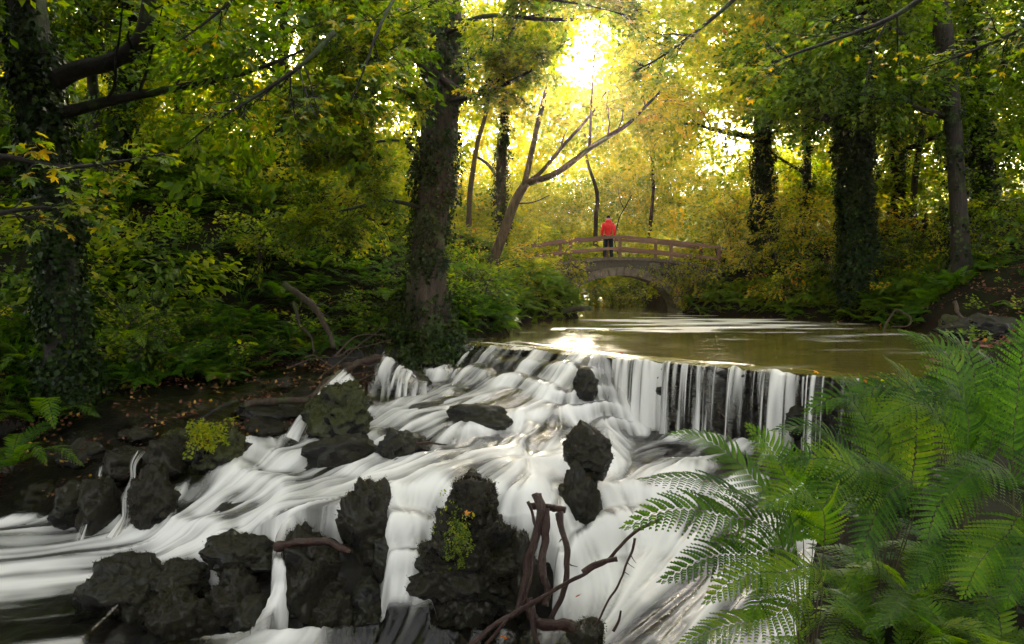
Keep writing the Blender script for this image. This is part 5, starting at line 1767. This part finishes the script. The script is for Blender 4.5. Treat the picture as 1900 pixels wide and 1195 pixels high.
def fern_clump(seed):
    r = np.random.default_rng(seed)
    Q, J, I = [], [], []
    for k in range(6):
        a = 2 * math.pi * k / 6 + r.normal(0, .3); L = r.uniform(.35, .6)
        d = np.array([math.cos(a), math.sin(a), 0]); s = np.array([-d[1], d[0], 0])
        for u in np.linspace(.15, .98, 11):
            p = d * L * u + np.array([0, 0, L * (.9 * u - .75 * u * u)])
            ln = L * .26 * (1 - u ** 1.6) + .01
            for sg in (-1, 1):
                e = p + s * sg * ln + d * ln * .35 - np.array([0, 0, ln * .2])
                w = d * L * .045
                Q.append([p - w, p + w, e + w * .3, e - w * .3]); J.append(r.normal(0, .05)); I.append(0)
    return np.array(Q), np.array(J), np.array(I)


def grass_tuft(seed):
    r = np.random.default_rng(seed)
    Q = []
    for k in range(14):
        a = r.uniform(0, 6.28); d = np.array([math.cos(a), math.sin(a), 0]); s = np.array([-d[1], d[0], 0]) * .006
        h = r.uniform(.18, .4); p0 = d * r.uniform(0, .08); p1 = p0 + d * h * .3 + np.array([0, 0, h * .75]); p2 = p0 + d * h * .8 + np.array([0, 0, h * .85])
        Q.append([p0 - s, p0 + s, p1 + s * .8, p1 - s * .8]); Q.append([p1 - s * .8, p1 + s * .8, p2 + s * .2, p2 - s * .2])
    return np.array(Q), r.normal(0, .05, len(Q)), np.zeros(len(Q), int)


FERNC = [fern_clump(700 + k) for k in range(4)]
GRASS = [grass_tuft(720 + k) for k in range(4)]
zup = lambda n: np.tile(np.array([0, 0, 1.0]), (n, 1))


def yaw_frames(n, r, lean=.2):
    a = r.uniform(0, 6.28, n)
    d = np.stack([np.cos(a), np.sin(a), r.normal(0, lean * .5, n)], -1)
    up = np.stack([r.normal(0, lean, n), r.normal(0, lean, n), np.ones(n)], -1)
    return frame(d, up)


def patch(x, y, s, seed, lo=-.1, hi=.35):
    return smooth(lo, hi, n2(x, y, s, 2, seed))


P, r = ground_points(9000, -16, 15, 10, 31, 801, lambda x, y: .25 + .7 * patch(x, y, .35, 4))
tint = np.clip(.35 + .35 * smooth(16, 27, P[:, 1]) * smooth(-8, -1, P[:, 0]) + r.normal(0, .13, len(P)), 0, 1)
me = scatter_mesh('fern_undergrowth', FERNC, P, yaw_frames(len(P), r), r.uniform(.5, 1.2, len(P)), tint, 1)
tag(link('fern_undergrowth', me, FERNM), 'low ferns covering the wooded banks', None, None, 'stuff')

P, r = ground_points(7500, -17, 16, 10, 32, 802, lambda x, y: .15 + .85 * patch(x, y, .5, 14))
P[:, 2] += r.uniform(0, .45, len(P))
a = r.uniform(0, 6.28, len(P)); D = np.stack([np.cos(a), np.sin(a), r.uniform(.1, .9, len(P))], -1)
tint = np.clip(.25 + .35 * smooth(17, 27, P[:, 1]) * smooth(-8, -1, P[:, 0]) + .2 * smooth(8, 9, P[:, 0]) * smooth(18, 26, P[:, 1]) + r.normal(0, .14, len(P)), 0, 1)
me = scatter_mesh('bramble_undergrowth', SHRUB, P, frame(D, zup(len(P))), r.uniform(.5, 1.0, len(P)), tint, 2)
tag(link('bramble_undergrowth', me, LEAFM), 'brambles and seedlings tangled over the banks', None, None, 'stuff')

P, r = ground_points(9000, -14, 14, 10, 34, 803, lambda x, y: .05 + .95 * patch(x, y, .3, 24, 0, .3))
me = scatter_mesh('grass', GRASS, P, yaw_frames(len(P), r), r.uniform(.6, 1.3, len(P)), np.clip(.4 + .3 * smooth(16, 27, P[:, 1]) + r.normal(0, .12, len(P)), 0, 1), 3)
tag(link('grass', me, FERNM), 'tufts of long grass on the slopes', None, None, 'stuff')

P, r = ground_points(900, -11, -2.6, 10.8, 16.3, 807, None, .08)
me = scatter_mesh('ledge_undergrowth', FERNC, P, yaw_frames(len(P), r, .35), r.uniform(.5, 1.1, len(P)), np.clip(r.normal(.35, .15, len(P)), 0, 1), 16)
tag(link('ledge_undergrowth', me, FERNM), 'ferns growing down to the left ledge and the side pool', None, None, 'stuff')
rs_ = np.random.default_rng(808)
n = 2600
yy = rs_.uniform(16.3, 30, n); left = rs_.random(n) < .6
dd = rs_.uniform(-.12, 1.3, n)
xx = np.where(left, np.interp(yy, XL_Y, XL_X) - dd, np.interp(yy, XR_Y, XR_X) + dd)
P = np.stack([xx, yy, ground_z(xx, yy)], -1); P = P[(P[:, 2] > .03) & ~((P[:, 0] > 9.6) & (P[:, 1] < 20))]
me = scatter_mesh('shore_undergrowth', FERNC, P, yaw_frames(len(P), rs_, .5), rs_.uniform(.5, 1.1, len(P)), np.clip(.35 + .35 * smooth(18, 25, P[:, 1]) + rs_.normal(0, .14, len(P)), 0, 1), 9)
tag(link('shore_undergrowth', me, FERNM), 'ferns and weeds hanging over the pool edge', None, None, 'stuff')

LIT = []
for k in range(3):
    r = np.random.default_rng(740 + k)
    n = 9
    pos = np.stack([r.normal(0, .16, n), r.normal(0, .16, n), r.uniform(.0, .03, n)], -1)
    q_, kk = leaf_quads(pos, np.stack([r.normal(size=n), r.normal(size=n), r.normal(0, .15, n)], -1), np.stack([r.normal(0, .3, n), r.normal(0, .3, n), np.ones(n)], -1), r.uniform(.05, .10, n), 'round')
    LIT.append((q_, r.normal(0, .2, n), np.zeros(n, int)))
P, r = ground_points(5200, -13, 16, 9.5, 27, 804, lambda x, y: .25 + .75 * np.maximum(patch(x, y, .6, 34), smooth(9, 10.5, x)), .02)
P[:, 2] += .012
me = scatter_mesh('fallen_leaves', LIT, P, yaw_frames(len(P), r, .25), r.uniform(.7, 1.2, len(P)), np.clip(r.normal(.42, .18, len(P)), 0, 1), 4)
tag(link('fallen_leaves', me, M['litter']), 'brown and rust fallen leaves lying on the banks', None, None, 'stuff')

rl = np.random.default_rng(815)
n = 420
x_, y_ = rl.uniform(-8, -2.6, n), rl.uniform(10.6, 16, n)
sv, qv = sq(x_, y_); kk = sv < np.interp(qv, [0, 1.5, 3, 8], [-.6, .1, .7, .9])
x_, y_ = x_[kk], y_[kk]
P = np.stack([x_, y_, np.maximum(ground_z(x_, y_), WTPS(x_, y_)) + .02], -1)
me = scatter_mesh('ledge_leaves', LIT, P, yaw_frames(len(P), rl, .2), rl.uniform(.6, 1.0, len(P)), np.clip(rl.normal(.45, .2, len(P)), 0, 1), 14)
tag(link('ledge_leaves', me, M['litter']), 'fallen leaves and scraps littering the left ledge and side pool', None, None, 'stuff')

# near bank under the ferns: darkest leaf tint paints in the shade there
P, r = ground_points(450, .2, 7, 2.0, 11.5, 806, None, .1)
me = scatter_mesh('near_bank_undergrowth', [FERNC[0], FERNC[1], FERNC[2]], P, yaw_frames(len(P), r), r.uniform(.3, .5, len(P)), np.clip(r.normal(.05, .08, len(P)), 0, 1), 6)
tag(link('near_bank_undergrowth', me, FERNM), 'small ferns and weeds beneath the large ferns of the near bank', None, None, 'stuff')

# ------------------------------------------------------------------ shrubs
def shrub(px, py, y, height, spread, label, tint, seed, per=26, ns=6, size=.8, group='shrubs on the stream banks', dz=0.0):
    b = at(px, py, y); b[2] = gz(b[0], b[1]) - .03
    o = empty('shrub', b, label, 'shrub', group)
    r = np.random.default_rng(seed)
    ctr, rad = [], []
    for k in range(ns):
        a = r.uniform(0, 6.28); e = r.uniform(.2, 1)
        tip = np.array([math.cos(a) * spread * e, math.sin(a) * spread * e * .8, height * r.uniform(.45, 1)])
        p = spline([np.zeros(3), tip * np.array([.3, .3, .5]) + r.normal(0, .05, 3), tip], 8)
        mb = MB(); mb.tube(p, np.linspace(.022, .006, 8), 5); mb.build('stem', M['twig'], o)
        ctr += [tip, tip * .6]; rad += [spread * .42, spread * .4]
    me = crown_mesh('leaves', ctr, rad, per / max(.2, spread), seed, tint, SHRUB, size, squash=.9, clip=None)
    tag(link('leaves', me, LEAFM, o), kind='stuff')
    return o


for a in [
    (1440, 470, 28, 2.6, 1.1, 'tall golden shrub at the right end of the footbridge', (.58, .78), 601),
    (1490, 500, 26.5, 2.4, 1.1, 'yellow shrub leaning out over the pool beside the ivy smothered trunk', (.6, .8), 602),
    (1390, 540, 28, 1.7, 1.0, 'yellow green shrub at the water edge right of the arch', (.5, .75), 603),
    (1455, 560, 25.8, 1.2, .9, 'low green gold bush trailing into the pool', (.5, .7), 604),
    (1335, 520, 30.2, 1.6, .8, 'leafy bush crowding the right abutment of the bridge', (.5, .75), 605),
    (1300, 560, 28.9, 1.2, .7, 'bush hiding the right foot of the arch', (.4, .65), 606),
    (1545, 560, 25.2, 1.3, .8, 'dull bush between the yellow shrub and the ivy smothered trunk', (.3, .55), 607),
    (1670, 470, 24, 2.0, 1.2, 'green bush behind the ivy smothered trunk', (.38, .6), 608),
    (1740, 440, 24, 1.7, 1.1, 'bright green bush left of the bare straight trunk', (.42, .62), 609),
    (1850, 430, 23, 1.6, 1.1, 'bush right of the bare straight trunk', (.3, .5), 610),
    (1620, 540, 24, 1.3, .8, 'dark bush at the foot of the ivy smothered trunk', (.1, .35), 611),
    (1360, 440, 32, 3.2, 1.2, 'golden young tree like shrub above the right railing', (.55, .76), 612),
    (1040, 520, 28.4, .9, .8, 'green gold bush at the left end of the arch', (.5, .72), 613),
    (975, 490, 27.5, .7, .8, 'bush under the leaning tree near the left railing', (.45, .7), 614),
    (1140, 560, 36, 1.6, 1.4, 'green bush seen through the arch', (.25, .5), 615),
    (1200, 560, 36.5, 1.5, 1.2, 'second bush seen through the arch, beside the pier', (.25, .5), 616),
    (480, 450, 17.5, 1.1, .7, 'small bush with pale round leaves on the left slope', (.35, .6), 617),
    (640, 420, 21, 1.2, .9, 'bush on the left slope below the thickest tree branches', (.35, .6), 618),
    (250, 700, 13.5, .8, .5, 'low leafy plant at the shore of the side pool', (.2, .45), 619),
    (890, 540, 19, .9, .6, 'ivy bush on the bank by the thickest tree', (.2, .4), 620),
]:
    shrub(*a)

# creeper hanging on the right of the bridge
cr = empty('creeper', (6.2, BY0 - .1, 1.7), 'leafy creeper hanging over the right side of the stone arch', 'creeper')
rc = np.random.default_rng(66)
n = 170
P = np.stack([rc.normal(6.4, .7, n), BY0 - .12 - rc.uniform(0, .25, n), rc.uniform(.5, 2.0, n)], -1)
P = P[P[:, 2] > np.sqrt(np.maximum(0, 1 - ((P[:, 0] - BXC) / 2.4) ** 2)) * 1.6]
D = np.stack([rc.normal(0, .5, len(P)), -np.ones(len(P)) * .5, -rc.uniform(.2, 1, len(P))], -1)
me = scatter_mesh('leaves', SHRUB, P - np.array(cr.location), frame(D, np.tile([0, -1.0, .3], (len(P), 1))), rc.uniform(.3, .65, len(P)), np.clip(rc.normal(.55, .15, len(P)), 0, 1), 7)
tag(link('leaves', me, LEAFM, cr), kind='stuff')

# vivid plant on the left ledge rock
vp = at(385, 800, 10.75)
o = empty('rock_plant', vp, 'vivid green rosette plant growing on the left ledge rock', 'plant')
rc = np.random.default_rng(67); n = 60
P = rc.normal(0, .12, (n, 3)) * np.array([1, 1, .6])
me = scatter_mesh('leaves', IVY, P, spray_frames(rc.normal(size=(n, 3)) + [0, -.5, .6], rc), rc.uniform(.4, .8, n), np.clip(rc.normal(.5, .08, n), 0, 1), 8)
tag(link('leaves', me, LEAFM, o), kind='stuff')

vp = at(848, 1000, 7.68)
o = empty('rock_plant', vp, 'yellow green moss and tiny plants on the front of the largest boulder', 'plant')
rc = np.random.default_rng(68); n = 130
P = np.stack([rc.normal(0, .075, n), rc.uniform(0, .12, n), rc.normal(0, .17, n)], -1)
P[:, 0] += P[:, 2] * -.12
me = scatter_mesh('leaves', IVY, P, frame(np.stack([rc.normal(0, .5, n), -np.ones(n) * .6, -rc.uniform(0, 1, n)], -1), np.tile([0, -1.0, .5], (n, 1))), rc.uniform(.10, .26, n), np.clip(rc.normal(.36, .12, n), 0, 1), 18)
tag(link('leaves', me, LEAFM, o), kind='stuff')

# ------------------------------------------------------------------ overhanging branches with single leaves
def maple_leaf(name, seed):
    r = np.random.default_rng(seed)
    lobes = [(-2.45, .50), (-1.25, .78), (0, 1.0), (1.25, .78), (2.45, .50)]
    out = [(0.0, 0.0)]
    pts = []
    for k, (a, R) in enumerate(lobes):
        a2 = a * .78
        for da, f in ((-.34, .62), (-.12, .86), (0, 1), (.12, .86), (.34, .62)):
            pts.append((math.cos(a2 + da) * R * f, math.sin(a2 + da) * R * f))
        if k < 4:
            am = (a + lobes[k + 1][0]) / 2 * .78
            pts.append((math.cos(am) * .36, math.sin(am) * .36))
    v = [(0.05, 0, .0)] + [(x * .5 + .12, y * .5, -.10 * (x * x + y * y) + r.normal(0, .012) - .05 * abs(y)) for x, y in pts]
    n = len(pts)
    t = [(0, 1 + k, 1 + (k + 1)) for k in range(n - 1)]
    st = len(v)
    v += [(-.35, .006, .03), (-.35, -.006, .03), (.06, -.006, .0), (.06, .006, .0)]
    return new_mesh(name, v, quads=[(st, st + 1, st + 2, st + 3)], tris=t, shade=False)


LEAFMESH = [maple_leaf('leaf', 1 + k) for k in range(4)]
for me in LEAFMESH: me.materials.append(M['leafobj'])


def leafy_branch(label, pts, r0, n, lsize, seed, twigs=9, ratio=.35, bark='bark_dark', name='overhanging_branch', parent=None, pbase=None, tilt=(0, 0, 1), spreadz=.06, flat=.35):
    W_ = [at(*p) for p in pts]
    base = np.array(W_[0]) if parent is None else np.asarray(pbase)
    o = empty(name, base, label, 'branch', 'branches hanging into view') if parent is None else None
    p = spline(W_, 26)
    mb = MB(); mb.tube(p, np.linspace(r0, .006, len(p)), 7, .08, seed)
    tips = []
    branchlets(mb, p, r0, seed, twigs, 2, ratio, .6, tips)
    stem_ = mb.build('stem' if parent is None else 'branch', M[bark], o or parent, origin=base)
    par = o or stem_
    r = np.random.default_rng(seed)
    tips = tips + [p[8:]]
    up = np.asarray(tilt, float)
    for k in range(n):
        t_ = tips[r.integers(0, len(tips))]
        u = r.uniform(.2, 1) * (len(t_) - 1); i = min(int(u), len(t_) - 2)
        c = t_[i] + (t_[i + 1] - t_[i]) * (u - i)
        d = (t_[i + 1] - t_[i]); d = d / np.linalg.norm(d) + r.normal(0, .8, 3); d[2] = d[2] * .3 - .25
        nn = up + r.normal(0, flat, 3)
        Rm = frame(d[None], nn[None])[0]
        c = c + Rm[:, 0] * lsize * .25 + np.array([0, 0, -r.uniform(0, spreadz)])
        lo = bpy.data.objects.new('leaf', LEAFMESH[r.integers(0, 4)])
        COL.objects.link(lo); lo.parent = par
        s_ = lsize * r.uniform(.6, 1.2)
        mm = Matrix(Rm.tolist()).to_4x4()
        lo.matrix_basis = Matrix.Translation(Vector(c - base)) @ mm @ Matrix.Scale(s_, 4)
    return o


leafy_branch('low branch with broad green leaves reaching in from the left edge', [(-120, 300, 5.6), (0, 290, 5.7), (110, 310, 5.8), (220, 300, 6.0), (310, 285, 6.2)], .03, 150, .16, 41, 11, .42)
leafy_branch('leafy branch below the first one at the left edge', [(-130, 420, 5.4), (-20, 400, 5.6), (70, 385, 5.8), (160, 390, 6.0), (220, 370, 6.1)], .025, 110, .14, 42, 10, .45)
leafy_branch('yellowing branch hanging before the left wood', [(620, 60, 9.5), (560, 120, 9.2), (480, 175, 9.0), (400, 225, 8.8), (345, 268, 8.7)], .035, 200, .15, 43, 14, .45, flat=.45)
leafy_branch('leafy branch drooping from the top beside the dark limb', [(480, -60, 9.5), (430, 0, 9.3), (370, 50, 9.2), (310, 90, 9.0)], .03, 150, .15, 44, 12, .5, flat=.45)
leafy_branch('', [(770, -60, 9.6), (730, 0, 9.2), (700, 60, 8.9), (675, 130, 8.7), (650, 190, 8.6)], .03, 120, .19, 45, 9, .45, parent=main, pbase=mbase, flat=.6)
leafy_branch('branch with dark leaves hanging across the right of the sun', [(1420, -60, 11), (1350, 10, 11), (1290, 60, 11), (1220, 110, 11), (1180, 130, 11)], .04, 210, .17, 46, 13, .42)
leafy_branch('dark leafy branch across the top right', [(1760, -40, 12), (1660, 30, 12), (1560, 70, 12), (1450, 110, 12), (1390, 150, 12)], .05, 260, .18, 47, 15, .45)
leafy_branch('dark branch hanging in the upper right corner', [(1960, 0, 10), (1880, 60, 10), (1790, 100, 10), (1700, 130, 10)], .04, 220, .17, 48, 13, .5)
leafy_branch('spray of leaves above the sun at the top edge', [(900, -80, 10), (960, -20, 10), (1030, 0, 10), (1090, 10, 10), (1170, 30, 10)], .03, 110, .15, 49, 9, .35)

# ------------------------------------------------------------------ driftwood
def stick(name, label, pts, r0, r1, mat='driftwood', seed=0, cat='branch', group='driftwood caught in the falls', twigs=0, sides=12, n=60, jig=.02, ratio=.3):
    W_ = [at(*p) for p in pts]
    p = spline(W_, n)
    p = p + np.stack([fbm(p * 4 + seed + k * 9, 2, seed) for k in range(3)], -1) * jig
    b = p[0].copy()
    mb = MB(); kn = 1 + .25 * np.maximum(0, fbm(np.stack([np.linspace(0, 6, n) + seed, np.zeros(n), np.zeros(n)], -1), 3, seed + 3))
    r0, r1 = r0 * .78, r1 * .78
    mb.tube(p, np.linspace(r0, r1, n) * kn, sides, .3, seed)
    if twigs == 0 and n == 60: twigs = 3; ratio = .16
    if twigs: branchlets(mb, p, r0, seed + 9, twigs, 1, ratio, .6)
    return tag(mb.build(name, M[mat], None, b, origin=b), label, cat, group)


stick('driftwood_branch', 'long thin reddish branch slanting up across the lower right falls', [(872, 1196, 6.6), (960, 1132, 6.7), (1045, 1085, 6.8), (1130, 1032, 6.9), (1180, 985, 6.95), (1226, 962, 7.0)], .030, .018, seed=1)
stick('driftwood_branch', 'thick broken stub lying along the long reddish branch', [(1078, 1062, 6.85), (1110, 1046, 6.85), (1146, 1034, 6.85)], .030, .028, seed=2)
stick('driftwood_branch', 'thin bent stick dropping from the long branch to a small stone', [(1176, 998, 6.9), (1172, 1030, 6.9), (1150, 1080, 6.85), (1104, 1162, 6.8)], .016, .012, seed=3)
stick('driftwood_branch', 'thickest upright wet branch leaning on the largest boulder', [(996, 918, 7.9), (1000, 960, 7.75), (985, 1030, 7.6), (972, 1085, 7.5), (962, 1130, 7.4)], .055, .05, seed=4)
stick('driftwood_branch', 'straight shining upright branch in the driftwood tangle', [(1012, 945, 7.8), (1012, 1000, 7.65), (1005, 1050, 7.5), (1014, 1100, 7.4), (1012, 1125, 7.35)], .05, .042, seed=5)
stick('driftwood_branch', 'reddish upright branch nearest the splitting boulder', [(1036, 950, 7.8), (1046, 1000, 7.65), (1054, 1050, 7.5), (1040, 1110, 7.4), (1025, 1150, 7.3)], .045, .03, seed=6)
stick('driftwood_branch', 'short red log lying across the top of the upright branches', [(982, 938, 7.95), (1015, 940, 7.9), (1050, 947, 7.85)], .04, .042, seed=7)
stick('driftwood_branch', 'slim twisting stick in front of the upright branches', [(978, 930, 7.7), (994, 985, 7.6), (990, 1035, 7.5), (985, 1075, 7.35), (970, 1120, 7.25)], .018, .014, seed=8)
stick('driftwood_root', 'dark hooked root at the base of the driftwood tangle', [(982, 1112, 7.2), (992, 1150, 7.1), (1030, 1160, 7.0), (1062, 1164, 6.95), (1080, 1200, 6.9)], .05, .06, seed=9, cat='root')
stick('driftwood_root', 'dark root running straight down from the hooked one', [(985, 1120, 7.15), (990, 1160, 7.05), (998, 1200, 7.0)], .035, .03, seed=10, cat='root')
stick('driftwood_branch', 'short twig sticking up from the foam at the bottom', [(1138, 1170, 6.8), (1146, 1150, 6.8), (1150, 1132, 6.8)], .018, .012, seed=11)
stick('driftwood_branch', 'thin second prong below the long branch at the bottom', [(902, 1196, 6.6), (930, 1160, 6.65), (962, 1128, 6.7)], .022, .018, seed=12)
stick('driftwood_log', 'dark curved log lying on the brown mossy boulder', [(512, 1013, 8.1), (550, 1005, 8.05), (600, 1006, 8.0), (652, 1024, 7.95)], .055, .04, seed=13, cat='log')
stick('driftwood_branch', 'wet branch lying on the white shelf of the falls', [(564, 956, 9.0), (600, 950, 9.0), (622, 938, 9.05), (648, 922, 9.1)], .03, .03, seed=14, mat='driftwood')
stick('driftwood_branch', 'broken branch beside the mid cascade boulder', [(775, 822, 10.3), (800, 820, 10.2), (828, 825, 10.1)], .022, .015, seed=15)
LG = 'sticks piled on the left shore'
stick('driftwood_log', 'smooth brown log sloping from the stick pile to the side pool', [(580, 738, 13.3), (612, 705, 13.9), (640, 688, 14.2), (665, 672, 14.6)], .10, .07, seed=16, cat='log', group=LG, mat='driftwood_grey')
stick('driftwood_log', 'reddish log lying along the edge of the upper side pool', [(640, 682, 14.6), (680, 670, 14.9), (722, 662, 15.1)], .09, .07, seed=17, cat='log', group=LG)
stick('mossy_log', 'mossy log along the layered slab of the left ledge', [(455, 752, 12.3), (500, 745, 12.3), (560, 743, 12.4), (598, 748, 12.5)], .07, .06, 'bark', 18, 'log', LG)
stick('mossy_log', 'dark branch in the still side pool', [(330, 802, 11.5), (370, 780, 11.7), (410, 755, 12.0), (440, 742, 12.3)], .045, .03, 'bark_dark', 19, 'log', LG)
rs = np.random.default_rng(5)
DESC = ['thin pale', 'crooked grey', 'long bent', 'slim brown', 'forked dry', 'bleached', 'short dark', 'arching dry', 'fine twisted', 'knobbly', 'straight thin', 'drooping']
WHERE = ['at the front of the left stick pile', 'leaning on the sloping log', 'over the left end of the stick pile', 'on top of the stick pile', 'beneath the bank fern near the stick pile', 'at the water side of the stick pile',
         'under the sloping log', 'behind the sloping log', 'in the middle of the stick pile', 'at the far end of the stick pile', 'across the reddish log', 'hanging from the bank above the stick pile']
for k in range(12):
    x0 = rs.uniform(490, 680); y0 = rs.uniform(660, 735); L = rs.uniform(60, 150); a = rs.uniform(-.9, .5)
    stick('dry_stick', f'{DESC[k]} stick {WHERE[k]}', [(x0, y0, 14.0), (x0 + L * .4 * math.cos(a), y0 + L * .4 * math.sin(a) - rs.uniform(0, 18), 14.1), (x0 + L * math.cos(a), y0 + L * math.sin(a) - rs.uniform(-10, 15), 14.3)], .022, .008, 'driftwood_grey', 40 + k, 'stick', LG, 3, 6, 14, .03)
stick('exposed_root', 'thick bare root curving down the left bank', [(528, 528, 15.6), (560, 550, 15.3), (590, 580, 15.0), (612, 620, 14.8), (618, 645, 14.6)], .09, .05, 'bark', 61, 'root', 'roots on the banks', 3, 8)
stick('exposed_root', 'thin mossy root left of the thick bare one', [(545, 560, 15.2), (556, 600, 15.0), (575, 625, 14.8), (584, 655, 14.5)], .045, .02, 'bark', 62, 'root', 'roots on the banks', 2, 7)
stick('exposed_root', 'tangled roots looping over the right shore', [(1640, 618, 19.5), (1648, 595, 19.6), (1665, 575, 19.8), (1690, 590, 19.6), (1682, 605, 19.4), (1652, 606, 19.2)], .03, .02, 'driftwood_grey', 63, 'root', 'roots on the banks', 3, 6)
stick('exposed_root', 'pale root arching under the leaf covered right bank', [(1772, 560, 17), (1778, 580, 16.8), (1800, 598, 16.6), (1830, 590, 16.6), (1860, 585, 16.6)], .05, .03, 'driftwood_grey', 64, 'root', 'roots on the banks')
stick('mossy_log', 'moss covered log jutting into the pool before the bridge', [(985, 584, 26.2), (1020, 578, 26.0), (1060, 574, 25.7), (1098, 572, 25.4)], .16, .10, 'bark', 65, 'log', 'logs at the pool')

# a few single fallen leaves
for k, (px, py, y, s_, lab) in enumerate([
        (1603, 703, 8.0, .12, 'bright orange leaf caught at the near end of the weir'), (1622, 722, 7.8, .12, 'russet leaf below the bright orange one'),
        (1077, 1103, 6.8, .11, 'small orange leaf hanging on the driftwood twigs'), (722, 953, 8.0, .0, ''), (862, 952, 7.7, .11, 'pinkish leaf lying on the largest boulder'),
        (1150, 655, 13.4, .16, 'red leaf stuck on the lip of the weir'), (1518, 690, 10.6, .14, 'yellow leaf on the crest near the ferns'), (940, 1183, 6.6, .12, 'curled brown leaf floating in the foam')]):
    if not s_: continue
    lo = bpy.data.objects.new('fallen_leaf', LEAFMESH[k % 4].copy()); COL.objects.link(lo)
    lo.data.materials.clear(); lo.data.materials.append(M['leafauto'])
    lo.location = at(px, py, y); lo.scale = (s_,) * 3; lo.rotation_euler = (random.uniform(.6, 1.1), random.uniform(-.3, .3), random.uniform(0, 6))
    tag(lo, lab, 'leaf', 'single fallen leaves')

# ------------------------------------------------------------------ the hazy air of the wood
hz = MB()
hz.add(cube_v * np.array([390, 392, 28.6]) + np.array([0, 57, 10.1]), cube_q)
hb = hz.build('haze', None, shade=False)
hm, N, L, out = nmat('haze')
pv = N.new('ShaderNodeVolumePrincipled')
pv.inputs['Color'].default_value = (1.0, 0.84, 0.58, 1)
pv.inputs['Density'].default_value = 0.00026
pv.inputs['Anisotropy'].default_value = 0.85
L.new(pv.outputs[0], out.inputs['Volume'])
hb.data.materials.append(hm)
tag(hb, 'thin sunlit haze hanging in the wood', None, None, 'stuff')
